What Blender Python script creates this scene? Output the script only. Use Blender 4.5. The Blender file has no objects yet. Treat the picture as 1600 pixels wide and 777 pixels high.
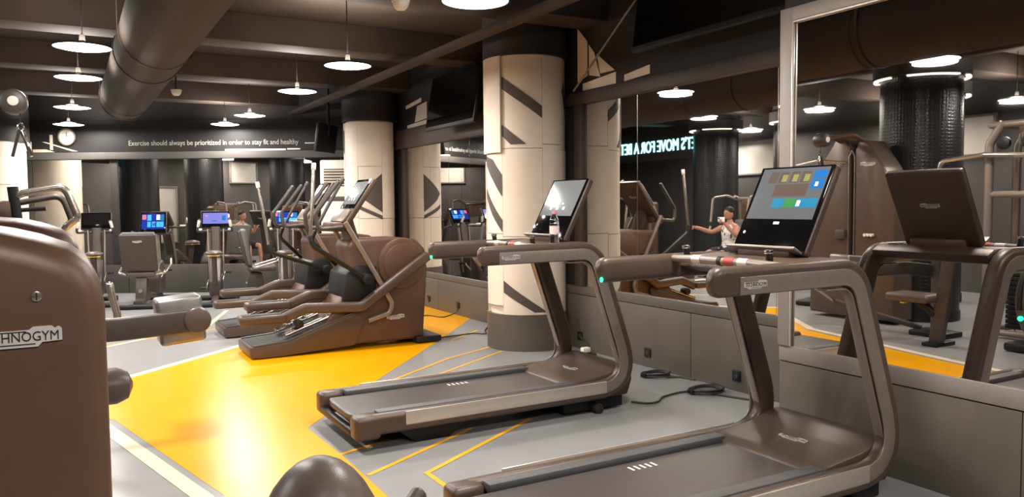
import bpy, bmesh, math, random
from mathutils import Vector, Matrix
random.seed(7)
sc = bpy.context.scene
COL = sc.collection
R = math.radians
pi = math.pi

# ------------------------------------------------------------------ camera
def make_camera():
    f, yaw, pitch, roll, h = 1222.0, R(29.6), R(3.25), R(0.57), 1.5
    fw = Vector((math.sin(yaw) * math.cos(pitch), math.cos(yaw) * math.cos(pitch), -math.sin(pitch)))
    rt = Vector((math.cos(yaw), -math.sin(yaw), 0))
    up = rt.cross(fw)
    r2 = rt * math.cos(roll) - up * math.sin(roll)
    u2 = up * math.cos(roll) + rt * math.sin(roll)
    cd = bpy.data.cameras.new('camera')
    cd.sensor_fit = 'HORIZONTAL'
    cd.sensor_width = 36
    cd.lens = 36 * f / 1600
    cd.clip_start = 0.02
    cam = bpy.data.objects.new('camera', cd)
    COL.objects.link(cam)
    M = Matrix((r2, u2, -fw)).transposed().to_4x4()
    M.translation = Vector((0, 0, h))
    cam.matrix_world = M
    sc.camera = cam
make_camera()

# ------------------------------------------------------------------ world, exposure
w = bpy.data.worlds.new('world')
sc.world = w
w.use_nodes = True
w.node_tree.nodes['Background'].inputs[0].default_value = (0.5, 0.46, 0.42, 1)
w.node_tree.nodes['Background'].inputs[1].default_value = 0.02
sc.view_settings.view_transform = 'Standard'
sc.view_settings.look = 'None'
sc.view_settings.gamma = 1
sc.view_settings.use_curve_mapping = False
sc.view_settings.exposure = 0.2
LAMP_W = 31.0           # power of each pendant lamp
LAMP_COL = (1.0, 0.945, 0.885)

# ------------------------------------------------------------------ materials
def lin(c):
    c = c / 255.0
    return c / 12.92 if c <= 0.04045 else ((c + 0.055) / 1.055) ** 2.4
def rgb(r, g, b):
    return (lin(r), lin(g), lin(b), 1)
MATS = {}
def mat(name, c, rough=0.5, metal=0.0, var=0.08, scale=18, bump=0.0, bscale=None, coat=0.0, emit=0.0, ecol=None, trans=0.0, ior=1.45, alpha=1.0):
    m = bpy.data.materials.new(name)
    m.use_nodes = True
    nt = m.node_tree
    b = nt.nodes['Principled BSDF']
    col = rgb(*c)
    b.inputs['Roughness'].default_value = rough
    b.inputs['Metallic'].default_value = metal
    b.inputs['Coat Weight'].default_value = coat
    b.inputs['Transmission Weight'].default_value = trans
    b.inputs['IOR'].default_value = ior
    b.inputs['Alpha'].default_value = alpha
    b.inputs['Base Color'].default_value = col
    if var > 0:
        tc = nt.nodes.new('ShaderNodeTexCoord')
        n = nt.nodes.new('ShaderNodeTexNoise')
        n.inputs['Scale'].default_value = scale
        n.inputs['Detail'].default_value = 4
        nt.links.new(tc.outputs['Object'], n.inputs['Vector'])
        r = nt.nodes.new('ShaderNodeValToRGB')
        r.color_ramp.elements[0].position = 0.3
        r.color_ramp.elements[1].position = 0.7
        r.color_ramp.elements[0].color = tuple(x * (1 - var) for x in col[:3]) + (1,)
        r.color_ramp.elements[1].color = tuple(min(1, x * (1 + var)) for x in col[:3]) + (1,)
        nt.links.new(n.outputs['Fac'], r.inputs['Fac'])
        nt.links.new(r.outputs['Color'], b.inputs['Base Color'])
        if bump > 0:
            n2 = nt.nodes.new('ShaderNodeTexNoise')
            n2.inputs['Scale'].default_value = bscale or scale * 8
            nt.links.new(tc.outputs['Object'], n2.inputs['Vector'])
            bp = nt.nodes.new('ShaderNodeBump')
            bp.inputs['Strength'].default_value = bump
            bp.inputs['Distance'].default_value = 0.002
            nt.links.new(n2.outputs['Fac'], bp.inputs['Height'])
            nt.links.new(bp.outputs['Normal'], b.inputs['Normal'])
    if emit > 0:
        b.inputs['Emission Color'].default_value = rgb(*(ecol or c))
        b.inputs['Emission Strength'].default_value = emit
    MATS[name] = m
    return m
mat('brown', (84, 70, 61), 0.36, 0.2, 0.05, 9, 0.15, 900)
mat('brown_dark', (90, 66, 53), 0.40, 0.15, 0.05, 9, 0.15, 900)
mat('brushed', (142, 131, 122), 0.34, 0.45, 0.06, 40)
mat('silver', (190, 182, 172), 0.24, 0.9, 0.05, 30)
mat('chrome', (215, 210, 205), 0.12, 1.0, 0.03, 30)
mat('black_plastic', (19, 18, 18), 0.45, 0.0, 0.1, 20)
mat('black_rubber', (38, 36, 35), 0.7, 0.0, 0.15, 40, 0.4, 300)
mat('belt', (72, 66, 63), 0.32, 0.0, 0.08, 60, 0.25, 700)
mat('footrail', (84, 82, 82), 0.45, 0.1, 0.12, 60, 0.5, 500)
mat('bike_brown', (68, 58, 51), 0.42, 0.1, 0.05, 9, 0.15, 900)
mat('pad', (88, 76, 70), 0.38, 0.0, 0.08, 20, 0.2, 200)
mat('pad_grey', (92, 89, 86), 0.5, 0.0, 0.08, 20, 0.2, 200)
mat('grey_arm', (74, 68, 65), 0.4, 0.2, 0.06, 20)
mat('glass_black', (9, 9, 10), 0.06, 0.0, 0.0)
mat('white_plastic', (232, 226, 214), 0.4, 0.0, 0.03, 10)
mat('cream', (232, 219, 202), 0.6, 0.0, 0.05, 4, 0.1, 60)
mat('cream_tile', (228, 214, 196), 0.55, 0.0, 0.05, 5, 0.1, 60)
mat('paint_dark', (84, 74, 68), 0.55, 0.0, 0.06, 6)
mat('dado', (92, 85, 77), 0.45, 0.0, 0.06, 3, 0.1, 60)
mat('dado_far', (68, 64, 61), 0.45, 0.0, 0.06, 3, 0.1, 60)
mat('header', (42, 39, 38), 0.5, 0.0, 0.08, 3)
mat('header_brown', (64, 50, 42), 0.5, 0.0, 0.08, 3)
mat('wall_dark', (44, 38, 35), 0.6, 0.0, 0.15, 2, 0.1, 60)
mat('wall_grey', (80, 76, 73), 0.6, 0.0, 0.1, 2)
mat('ceiling', (58, 47, 39), 0.8, 0.0, 0.3, 1.2, 0.5, 30)
mat('beam', (60, 48, 40), 0.8, 0.0, 0.25, 1.5, 0.4, 30)
mat('duct', (58, 46, 38), 0.8, 0.0, 0.15, 3)
mat('frame_grey', (136, 127, 119), 0.45, 0.1, 0.05, 8)
mat('floor_grey', (141, 140, 139), 0.24, 0.0, 0.04, 1.5, 0.05, 90)
mat('floor_yellow', (228, 158, 3), 0.24, 0.0, 0.03, 2)
mat('floor_orange', (240, 172, 50), 0.25, 0.0, 0.06, 5)
mat('floor_cream', (222, 206, 178), 0.25, 0.0, 0.04, 3)
for k_ in ('floor_grey', 'floor_yellow', 'floor_orange', 'floor_cream'):
    MATS[k_].node_tree.nodes['Principled BSDF'].inputs['Specular IOR Level'].default_value = 0.32
mat('cable', (58, 54, 52), 0.55, 0.0, 0.05, 30)
mat('letter_white', (235, 232, 228), 0.5, 0.0, 0.0)
mat('letter_grey', (185, 181, 176), 0.6, 0.0, 0.0)
mat('strip_silver', (196, 186, 176), 0.3, 0.5, 0.04, 40)
mat('letter_black', (28, 25, 24), 0.5, 0.0, 0.0)
mat('badge', (205, 200, 194), 0.35, 0.3, 0.03, 60)
mat('lamp_shell', (58, 52, 48), 0.5, 0.3, 0.1, 10)
mat('lamp_glow', (255, 246, 232), 0.5, 0, 0, emit=9.0, ecol=(255, 247, 238))
mat('tube_glow', (255, 246, 232), 0.5, 0, 0, emit=3.0, ecol=(255, 245, 230))
mat('led_green', (40, 255, 150), 0.4, 0, 0, emit=5.0, ecol=(30, 255, 150))
mat('sign_glow', (170, 235, 245), 0.4, 0, 0, emit=5.0, ecol=(150, 230, 245))
mat('scr_grey', (60, 62, 64), 0.08, 0, 0, emit=0.20, ecol=(150, 152, 155))
mat('scr_pale', (70, 72, 72), 0.08, 0, 0, emit=0.30, ecol=(176, 178, 176))
mat('scr_blue', (20, 70, 120), 0.1, 0, 0, emit=0.42, ecol=(38, 108, 160))
mat('scr_teal', (20, 80, 110), 0.1, 0, 0, emit=0.42, ecol=(60, 135, 160))
mat('scr_green', (40, 90, 50), 0.1, 0, 0, emit=0.4, ecol=(64, 128, 86))
mat('scr_olive', (90, 90, 50), 0.1, 0, 0, emit=0.42, ecol=(150, 146, 96))
mat('scr_brown', (60, 50, 44), 0.1, 0, 0, emit=0.32, ecol=(112, 100, 92))
mat('scr_bright', (40, 110, 220), 0.1, 0, 0, emit=1.1, ecol=(60, 150, 250))
mat('scr_navy', (16, 24, 80), 0.1, 0, 0, emit=0.9, ecol=(28, 50, 150))
mat('scr_violet', (60, 60, 110), 0.1, 0, 0, emit=0.9, ecol=(112, 112, 180))
mat('scr_white', (200, 210, 220), 0.1, 0, 0, emit=1.2, ecol=(220, 225, 240))
mat('scr_red', (150, 60, 70), 0.1, 0, 0, emit=0.9, ecol=(200, 110, 120))
mat('red', (160, 66, 56), 0.5, 0, 0.05, 20)
mat('yellow_tab', (214, 178, 60), 0.5, 0, 0.05, 20)
mat('wood_orange', (190, 104, 66), 0.5, 0, 0.1, 8)
mat('pink', (214, 120, 132), 0.4, 0, 0.04, 20)
mat('label_paper', (226, 205, 202), 0.6, 0, 0.08, 40)
mat('bottle_pet', (226, 234, 240), 0.06, 0, 0, trans=1.0, ior=1.3)
mat('skin', (176, 126, 104), 0.55, 0, 0.06, 20)
mat('hair', (38, 28, 24), 0.6, 0, 0.1, 40)
mat('shorts', (40, 40, 44), 0.8, 0, 0.1, 40)
mat('paper_panel', (206, 200, 190), 0.3, 0, 0.04, 3)
mat('stainless', (150, 146, 142), 0.35, 0.8, 0.08, 25)

def mirror_mat():
    m = mat('mirror', (204, 201, 197), 0.012, 1.0, 0.0)
    return m
mirror_mat()
def hex_mat():
    m = mat('hex_black', (27, 26, 26), 0.36, 0.0, 0.0)
    nt = m.node_tree
    b = nt.nodes['Principled BSDF']
    tc = nt.nodes.new('ShaderNodeTexCoord')
    v = nt.nodes.new('ShaderNodeTexVoronoi')
    v.feature = 'DISTANCE_TO_EDGE'
    v.inputs['Scale'].default_value = 24
    v.inputs['Randomness'].default_value = 0.25
    nt.links.new(tc.outputs['Object'], v.inputs['Vector'])
    bp = nt.nodes.new('ShaderNodeBump')
    bp.inputs['Strength'].default_value = 0.6
    bp.inputs['Distance'].default_value = 0.012
    nt.links.new(v.outputs['Distance'], bp.inputs['Height'])
    nt.links.new(bp.outputs['Normal'], b.inputs['Normal'])
hex_mat()
def shirt_mat():
    m = mat('shirt', (226, 222, 218), 0.85, 0, 0.0)
    nt = m.node_tree
    b = nt.nodes['Principled BSDF']
    tc = nt.nodes.new('ShaderNodeTexCoord')
    n = nt.nodes.new('ShaderNodeTexNoise')
    n.inputs['Scale'].default_value = 14
    n.inputs['Distortion'].default_value = 1.5
    r = nt.nodes.new('ShaderNodeValToRGB')
    r.color_ramp.interpolation = 'CONSTANT'
    r.color_ramp.elements[0].color = rgb(228, 224, 220)
    r.color_ramp.elements[1].position = 0.58
    r.color_ramp.elements[1].color = rgb(50, 46, 46)
    nt.links.new(tc.outputs['Object'], n.inputs['Vector'])
    nt.links.new(n.outputs['Fac'], r.inputs['Fac'])
    nt.links.new(r.outputs['Color'], b.inputs['Base Color'])
shirt_mat()

# ------------------------------------------------------------------ mesh helpers
def rrect(w, h, r, n=3):
    pts = []
    r = min(r, w / 2 - 1e-4, h / 2 - 1e-4)
    for cx, cy, a0 in ((w/2-r, h/2-r, 0), (-w/2+r, h/2-r, 90), (-w/2+r, -h/2+r, 180), (w/2-r, -h/2+r, 270)):
        for k in range(n + 1):
            a = R(a0 + 90 * k / n)
            pts.append((cx + r * math.cos(a), cy + r * math.sin(a)))
    return pts
def circ(r, n=10, r2=None):
    return [(r * math.cos(2*pi*k/n), (r2 or r) * math.sin(2*pi*k/n)) for k in range(n)]
def rpath(pts, rad, n=5):
    """polyline with rounded corners; rad one number or a list for the inner corners"""
    P = [Vector(p) for p in pts]
    out = [P[0]]
    for i in range(1, len(P) - 1):
        r = rad[i-1] if isinstance(rad, (list, tuple)) else rad
        a = (P[i-1] - P[i]); b = (P[i+1] - P[i])
        la, lb = a.length, b.length
        a.normalize(); b.normalize()
        ang = a.angle(b)
        if r <= 0 or ang > pi - 0.01:
            out.append(P[i]); continue
        t = min(r / math.tan(ang / 2), la * 0.49, lb * 0.49)
        p0 = P[i] + a * t; p1 = P[i] + b * t
        for k in range(n + 1):
            s = k / n
            out.append(p0 * (1-s)**2 + P[i] * 2*s*(1-s) + p1 * s*s)
    out.append(P[-1])
    return out
class MB:
    def __init__(self):
        self.v = []; self.f = []; self.mi = []
    def add(self, vs, fs, mi=0):
        o = len(self.v)
        self.v += [tuple(p) for p in vs]
        self.f += [tuple(i + o for i in f) for f in fs]
        self.mi += [mi] * len(fs)
        return self
    def bm(self, b, M=None, mi=0):
        b.verts.ensure_lookup_table()
        for i, v in enumerate(b.verts): v.index = i
        vs = [(M @ v.co if M else v.co.copy()) for v in b.verts]
        fs = [[v.index for v in f.verts] for f in b.faces]
        b.free()
        return self.add(vs, fs, mi)
    def box(self, c, s, rot=None, bev=0.0, seg=2, mi=0):
        b = bmesh.new()
        bmesh.ops.create_cube(b, size=1)
        for v in b.verts: v.co = Vector((v.co.x*s[0], v.co.y*s[1], v.co.z*s[2]))
        if bev > 0:
            bmesh.ops.bevel(b, geom=list(b.edges), offset=min(bev, min(s)*0.49), segments=seg, affect='EDGES', profile=0.5)
        M = Matrix.Translation(Vector(c))
        if rot is not None:
            from mathutils import Euler
            M = M @ Euler(rot).to_matrix().to_4x4()
        return self.bm(b, M, mi)
    def prism(self, pts, lo, hi, plane='xz', bev=0.0, seg=2, mi=0, bev_all=True):
        """2-D outline extruded along the third axis"""
        def P(p, t):
            return {'xz': (p[0], t, p[1]), 'yz': (t, p[0], p[1]), 'xy': (p[0], p[1], t)}[plane]
        b = bmesh.new()
        A = [b.verts.new(P(p, lo)) for p in pts]
        B = [b.verts.new(P(p, hi)) for p in pts]
        n = len(pts)
        b.faces.new(A); b.faces.new(B[::-1])
        for i in range(n):
            b.faces.new((A[i], B[i], B[(i+1) % n], A[(i+1) % n]))
        bmesh.ops.recalc_face_normals(b, faces=list(b.faces))
        if bev > 0:
            caps = set(b.faces[:2]) if False else None
            es = list(b.edges) if bev_all else [e for e in b.edges if abs(e.verts[0].co.dot(Vector(P((0,0),1))) - e.verts[1].co.dot(Vector(P((0,0),1)))) < 1e-6]
            bmesh.ops.bevel(b, geom=es, offset=bev, segments=seg, affect='EDGES', profile=0.5)
        return self.bm(b, None, mi)
    def sweep(self, path, sec, side=None, closed=False, cap=True, rnd=0.0, mi=0, scale=None):
        P = [Vector(p) for p in path]
        n = len(P)
        T = []
        for i in range(n):
            if closed: t = P[(i+1) % n] - P[i-1]
            elif i == 0: t = P[1] - P[0]
            elif i == n-1: t = P[-1] - P[-2]
            else: t = (P[i+1]-P[i]).normalized() + (P[i]-P[i-1]).normalized()
            T.append(t.normalized())
        if side is not None:
            S = [(Vector(side) - T[i] * Vector(side).dot(T[i])).normalized() for i in range(n)]
        else:
            s = Vector((0, 0, 1)).cross(T[0])
            if s.length < 0.05: s = Vector((1, 0, 0)).cross(T[0])
            S = [s.normalized()]
            for i in range(1, n):
                s = S[-1] - T[i] * S[-1].dot(T[i])
                S.append(s.normalized() if s.length > 1e-6 else S[-1])
        rings = []
        def ring(p, s, t, k):
            N = t.cross(s)
            rings.append([p + s * (a * k) + N * (b * k) for a, b in sec])
        if rnd > 0 and not closed:
            for a in (80, 50, 25):
                ring(P[0] - T[0] * rnd * math.sin(R(a)), S[0], T[0], math.cos(R(a)))
        for i in range(n): ring(P[i], S[i], T[i], scale[i] if scale else 1.0)
        if rnd > 0 and not closed:
            for a in (25, 50, 80):
                ring(P[-1] + T[-1] * rnd * math.sin(R(a)), S[-1], T[-1], math.cos(R(a)))
        m = len(sec); vs = []; fs = []
        for r in rings: vs += r
        k = len(rings)
        for i in range(k if closed else k - 1):
            for j in range(m):
                a = i*m + j; b = i*m + (j+1) % m
                c = ((i+1) % k)*m + (j+1) % m; d = ((i+1) % k)*m + j
                fs.append((a, d, c, b))
        if not closed and cap:
            fs.append(tuple(range(m))); fs.append(tuple(range((k-1)*m, k*m))[::-1])
        return self.add(vs, fs, mi)
    def tube(self, path, r, n=10, closed=False, rnd=0.0, mi=0, scale=None):
        return self.sweep(path, circ(r, n), None, closed, True, rnd, mi, scale)
    def cyl(self, a, b, r, n=16, bev=0.0, mi=0, r2=None):
        a = Vector(a); b = Vector(b); t = (b-a)
        L = t.length; t.normalize()
        if bev <= 0:
            return self.sweep([a, b], circ(r, n), None, scale=[1, (r2 or r)/r], mi=mi)
        ks = [(0, (r-bev)/r), (bev*0.3, (r-bev*0.3)/r), (bev, 1), (L-bev, 1), (L-bev*0.3, (r-bev*0.3)/r), (L, (r-bev)/r)]
        return self.sweep([a + t*d for d, _ in ks], circ(r, n), None, scale=[k for _, k in ks], mi=mi)
    def lathe(self, prof, n=20, c=(0, 0, 0), mi=0, a0=0.0, a1=2*pi):
        vs = []; fs = []
        full = abs(a1 - a0 - 2*pi) < 1e-6
        m = n if full else n + 1
        for r, z in prof:
            for k in range(m):
                a = a0 + (a1-a0)*k/n
                vs.append((c[0]+r*math.cos(a), c[1]+r*math.sin(a), c[2]+z))
        for i in range(len(prof)-1):
            for k in range(n):
                k2 = (k+1) % m
                fs.append((i*m+k, i*m+k2, (i+1)*m+k2, (i+1)*m+k))
        return self.add(vs, fs, mi)
    def sphere(self, c, r, nu=14, nv=9, mi=0):
        rx, ry, rz = r if isinstance(r, (tuple, list)) else (r, r, r)
        prof = []
        vs = []; fs = []
        for i in range(nv+1):
            a = -pi/2 + pi*i/nv
            for k in range(nu):
                b = 2*pi*k/nu
                vs.append((c[0]+rx*math.cos(a)*math.cos(b), c[1]+ry*math.cos(a)*math.sin(b), c[2]+rz*math.sin(a)))
        for i in range(nv):
            for k in range(nu):
                fs.append((i*nu+k, i*nu+(k+1) % nu, (i+1)*nu+(k+1) % nu, (i+1)*nu+k))
        return self.add(vs, fs, mi)
    def xf(self, M):
        self.v = [tuple(M @ Vector(p)) for p in self.v]
        return self
def build(name, mb, mats, parent=None, ang=38, loc=None, rotz=None):
    me = bpy.data.meshes.new(name)
    me.from_pydata(mb.v, [], mb.f)
    if not isinstance(mats, (list, tuple)): mats = [mats]
    for m in mats: me.materials.append(MATS[m] if isinstance(m, str) else m)
    if len(mats) > 1:
        for p, i in zip(me.polygons, mb.mi): p.material_index = i
    bm = bmesh.new(); bm.from_mesh(me)
    bmesh.ops.remove_doubles(bm, verts=bm.verts, dist=1e-5)
    bmesh.ops.recalc_face_normals(bm, faces=bm.faces)
    bm.to_mesh(me); bm.free()
    for p in me.polygons: p.use_smooth = True
    me.set_sharp_from_angle(angle=R(ang))
    o = bpy.data.objects.new(name, me)
    COL.objects.link(o)
    if parent: o.parent = parent
    if loc: o.location = loc
    if rotz is not None: o.rotation_euler = (0, 0, rotz)
    return o
def tag(o, label, cat, group=None):
    o['label'] = label; o['category'] = cat
    if group: o['group'] = group
    return o
def thing(name, label, cat, loc=(0, 0, 0), rotz=0.0, group=None):
    o = bpy.data.objects.new(name, None)
    COL.objects.link(o)
    o.empty_display_size = 0.1
    o.location = loc; o.rotation_euler = (0, 0, rotz)
    return tag(o, label, cat, group)
def struct(name, mb, m, label=None, **k):
    o = build(name, mb, m, **k)
    o['kind'] = 'structure'
    if label: o['label'] = label
    return o
def copy_tree(o, loc=None, rotz=None, label=None, parent=None):
    c = o.copy(); COL.objects.link(c)
    if parent: c.parent = parent
    if loc is not None: c.location = loc
    if rotz is not None: c.rotation_euler = (0, 0, rotz)
    if label: c['label'] = label
    for ch in list(o.children): copy_tree(ch, parent=c)
    return c
def place(o, M):
    o.matrix_local = M
    return o
def frame(o, x, y):
    x = Vector(x).normalized(); y = Vector(y); y = (y - x*y.dot(x)).normalized(); z = x.cross(y)
    M = Matrix((x, y, z)).transposed().to_4x4(); M.translation = Vector(o)
    return M
TXT = {}
def text_mesh(s, extrude=0.0):
    if (s, extrude) in TXT: return TXT[(s, extrude)]
    cu = bpy.data.curves.new('lettering', 'FONT')
    cu.body = s; cu.size = 1; cu.align_x = 'CENTER'; cu.align_y = 'CENTER'
    cu.extrude = extrude; cu.resolution_u = 3
    cu.offset = 0.0 if s == 'TECHNOGYM' else 0.0
    o = bpy.data.objects.new('lettering', cu); COL.objects.link(o)
    dg = bpy.context.evaluated_depsgraph_get()
    me = bpy.data.meshes.new_from_object(o.evaluated_get(dg))
    bpy.data.objects.remove(o); bpy.data.curves.remove(cu)
    xs = [v.co.x for v in me.vertices]; ys = [v.co.y for v in me.vertices]
    TXT[(s, extrude)] = (me, max(xs)-min(xs), max(ys)-min(ys), (max(xs)+min(xs))/2, (max(ys)+min(ys))/2)
    return TXT[(s, extrude)]
def lettering(s, width, height, m, parent, M, extrude=0.004, name='lettering'):
    me0, w0, h0, cx, cy = text_mesh(s, 0.02)
    key = ('m', s, m, round(width, 4), round(height, 4), extrude)
    if key not in TXT:
        me = me0.copy()
        for v in me.vertices:
            v.co.x = (v.co.x - cx) * width / w0
            v.co.y = (v.co.y - cy) * height / h0
            v.co.z = v.co.z / 0.02 * extrude
        me.materials.clear(); me.materials.append(MATS[m])
        TXT[key] = me
    o = bpy.data.objects.new(name, TXT[key])
    COL.objects.link(o)
    o.parent = parent
    o.matrix_local = M
    return o
BADGE = [(-.5,.085),(.12,.085),(.17,.125),(.38,.125),(.42,.09),(.46,.115),(.5,.08),(.5,-.075),(.27,-.085),(.22,-.14),(-.3,-.14),(-.36,-.085),(-.5,-.075)]
def badge(parent, o, x, y, w, rail=True):
    M = frame(o, x, y)
    mb = MB().prism([(p[0]*w, p[1]*w) for p in BADGE], -0.002, 0.003, 'xy')
    b = build('logo_badge', mb, 'badge', parent)
    b.matrix_local = M
    lettering('TECHNOGYM', w*0.92, w*0.125, 'letter_black', b, Matrix.Translation((0, 0.0, 0.003)), 0.0012)
    if rail:
        ln = MB().box((-.16*w, .067*w, .0032), (.5*w, .012*w, .002))
        build('badge_line', ln, 'letter_black', b)
        ln = MB().box((-.02*w, -.1*w, .0032), (.42*w, .012*w, .002))
        build('badge_line', ln, 'letter_black', b)
    return b
# ------------------------------------------------------------------ the setting
H = 3.55
BW_O = Vector((1.9, 14.75, 0)); BW_R = R(-29.6)      # the back wall runs askew
def bw(x, y=0.0, z=0.0):
    """a point given along the back wall (x to the right, y away from the room)"""
    c, s = math.cos(BW_R), math.sin(BW_R)
    return Vector((BW_O.x + x*c - y*s, BW_O.y + x*s + y*c, z))
floor = struct('floor', MB().add([(-9, -5, 0), (5, -5, 0), (5, 23, 0), (-9, 23, 0)], [(0, 1, 2, 3)]), 'floor_grey', 'light grey glossy sports floor')
def mark(pts, z, m, name='painted_zone'):
    n = len(pts)
    mb = MB().add([(x, y, z) for x, y in pts], [tuple(range(n))])
    return build(name, mb, m, floor)
def stripe(pts, wd, z, m, name='painted_line'):
    mb = MB()
    for (x0, y0), (x1, y1) in zip(pts, pts[1:]):
        d = Vector((x1-x0, y1-y0)); d.normalize(); n = Vector((-d.y, d.x)) * wd/2; e = d*wd/2
        a = Vector((x0, y0)) - e; b = Vector((x1, y1)) + e
        mb.add([(*(a-n), z), (*(b-n), z), (*(b+n), z), (*(a+n), z)], [(0, 1, 2, 3)])
        z += 0.0003
    return build(name, mb, m, floor)
mark([(1.40, 0.1), (1.385, 3.76), (1.385, 4.6), (1.36, 5.22), (2.38, 6.5), (3.59, 7.94), (4.59, 9.2), (4.59, 11.5), (3.2, 10.3), (1.6, 8.72), (0.47, 7.66), (-0.35, 6.95), (0.24, 6.15), (0.66, 4.2), (1.2, 0.9)], 0.0015, 'floor_yellow')
stripe([(1.28, -0.5), (0.555, 4.26), (0.125, 6.2), (-0.42, 6.98), (0.47, 7.69), (1.62, 8.78), (3.2, 10.36)], 0.095, 0.0022, 'floor_cream')
for p in ([(1.385, 4.555), (1.72, 4.68)], [(1.417, 4.125), (2.3, 4.63)], [(1.71, 3.3), (1.70, 3.98), (2.75, 4.62)],
          [(2.4, 6.3), (3.16, 6.87), (3.80, 7.2)], [(2.75, 6.24), (3.8, 6.93)], [(3.65, 7.8), (4.2, 8.25)], [(0.3, 9.55), (0.95, 9.85), (1.75, 10.2)], [(4.0, 6.3), (4.3, 6.5)]):
    stripe(p, 0.032, 0.0022, 'floor_orange')
stripe([(0.2, 9.35), (0.7, 9.78)], 0.06, 0.0026, 'floor_cream')
stripe([(1.35, 10.0), (1.95, 11.8)], 0.06, 0.0026, 'floor_cream')

ceiling = struct('ceiling', MB().box((-2, 9, H+0.1), (14, 28, 0.2)), 'ceiling', 'dark painted soffit with exposed beams')
for y in (3.2, 6.4, 8.9, 11.4, 14.0):
    build('beam', MB().box((-1.7, y, H-0.15), (12.7, 0.42, 0.3), bev=0.01), 'beam', ceiling)
for x, z in ((3.5, 3.12), (-1.6, 3.2)):
    build('cable_tray', MB().box((x, 8.5, z), (0.16, 15, 0.04), bev=0.004), 'beam', ceiling)
# right-hand wall
wall_right = struct('wall_right', MB().box((4.68, 8.5, H/2), (0.16, 10.4, H)), 'wall_dark', 'dark wall on the mirror side')
def wbox(name, x0, x1, y0, y1, z0, z1, m, parent, bev=0.004):
    return build(name, MB().box(((x0+x1)/2, (y0+y1)/2, (z0+z1)/2), (x1-x0, y1-y0, z1-z0), bev=bev), m, parent)
# stretch beyond the near column: dado .52, mirror to 2.37
for i in range(4):
    wbox('dado_panel', 4.565, 4.6, 6.95+1.62*i+0.003, 6.95+1.62*(i+1)-0.003, 0.0, 0.44, 'dado', wall_right)
wbox('dado_rail', 4.56, 4.6, 6.95, 13.43, 0.446, 0.52, 'dado', wall_right)
wbox('fascia', 4.54, 4.6, 6.9, 13.4, 2.37, 2.66, 'header_brown', wall_right)
wbox('post', 4.55, 4.6, 11.36, 11.47, 0.52, 2.37, 'header_brown', wall_right)
# stretch between the near column and the projecting wall: dado .65, mirror to 2.5
for y0, y1 in ((3.39, 4.98), (4.98, 6.88)):
    wbox('dado_panel', 4.565, 4.6, y0+0.003, y1-0.003, 0.0, 0.56, 'dado', wall_right)
wbox('dado_rail', 4.56, 4.6, 3.39, 6.88, 0.566, 0.65, 'dado', wall_right)
wbox('fascia', 4.54, 4.6, 3.39, 6.88, 2.5, 2.62, 'header_brown', wall_right)
wbox('post', 4.55, 4.6, 6.57, 6.70, 0.65, 2.5, 'header_brown', wall_right)
def wall_paint(pts, x=4.598, m='cream'):
    mb = MB().prism(pts, x-0.006, x, 'yz')
    return build('painted_shape', mb, m, wall_right)
wall_paint([(6.69, 3.28), (6.52, 3.12), (6.52, 2.78), (6.69, 2.74)])
wall_paint([(6.49, 3.08), (6.40, 2.99), (6.30, 2.74), (6.49, 2.78)])
wall_paint([(6.36, 2.97), (6.07, 2.77), (6.30, 2.77)])
wall_paint([(6.60, 2.71), (6.05, 2.75), (6.05, 2.64), (6.60, 2.64)])
wall_paint([(5.92, 2.70), (5.55, 2.74), (5.55, 2.66), (5.92, 2.64)])
wall_paint([(11.35, 3.02), (10.75, 3.08), (10.75, 3.02), (11.35, 2.97)])
wall_paint([(10.9, 2.97), (10.55, 3.0), (10.55, 2.76), (11.0, 2.74)])
wall_paint([(11.3, 2.72), (10.55, 2.74), (10.55, 2.68), (11.3, 2.67)])
wall_paint([(3.9, 3.1), (3.5, 3.45), (3.5, 3.3), (3.75, 3.1)])
wall_paint([(3.95, 2.98), (3.42, 3.03), (3.42, 2.96), (3.95, 2.93)])
# thin diagonal cord in front of the painted shapes
# projecting stretch nearest the camera
wall_near = struct('wall_near', MB().box((4.3, -0.8, H/2), (0.9, 8.36, H)), 'wall_dark', 'projecting wall with the framed mirror')
for y0, y1 in ((-4.9, -1.5), (-1.5, 0.9), (0.9, 1.95), (1.95, 3.38)):
    wbox('dado_panel', 3.83, 3.85, y0+0.002, y1-0.002, 0.0, 0.51, 'dado', wall_near)
wbox('dado_rail', 3.825, 3.85, -4.9, 3.38, 0.516, 0.612, 'frame_grey', wall_near)
wbox('mirror_frame', 3.815, 3.85, 3.30, 3.385, 0.612, 2.66, 'frame_grey', wall_near)
wbox('mirror_frame', 3.815, 3.85, -4.9, 3.30, 2.58, 2.66, 'frame_grey', wall_near)
wbox('mirror_bevel', 3.817, 3.834, 3.288, 3.30, 0.612, 2.58, 'strip_silver', wall_near, 0.002)
wbox('mirror_bevel', 3.817, 3.834, -4.9, 3.288, 2.568, 2.58, 'strip_silver', wall_near, 0.002)
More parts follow.
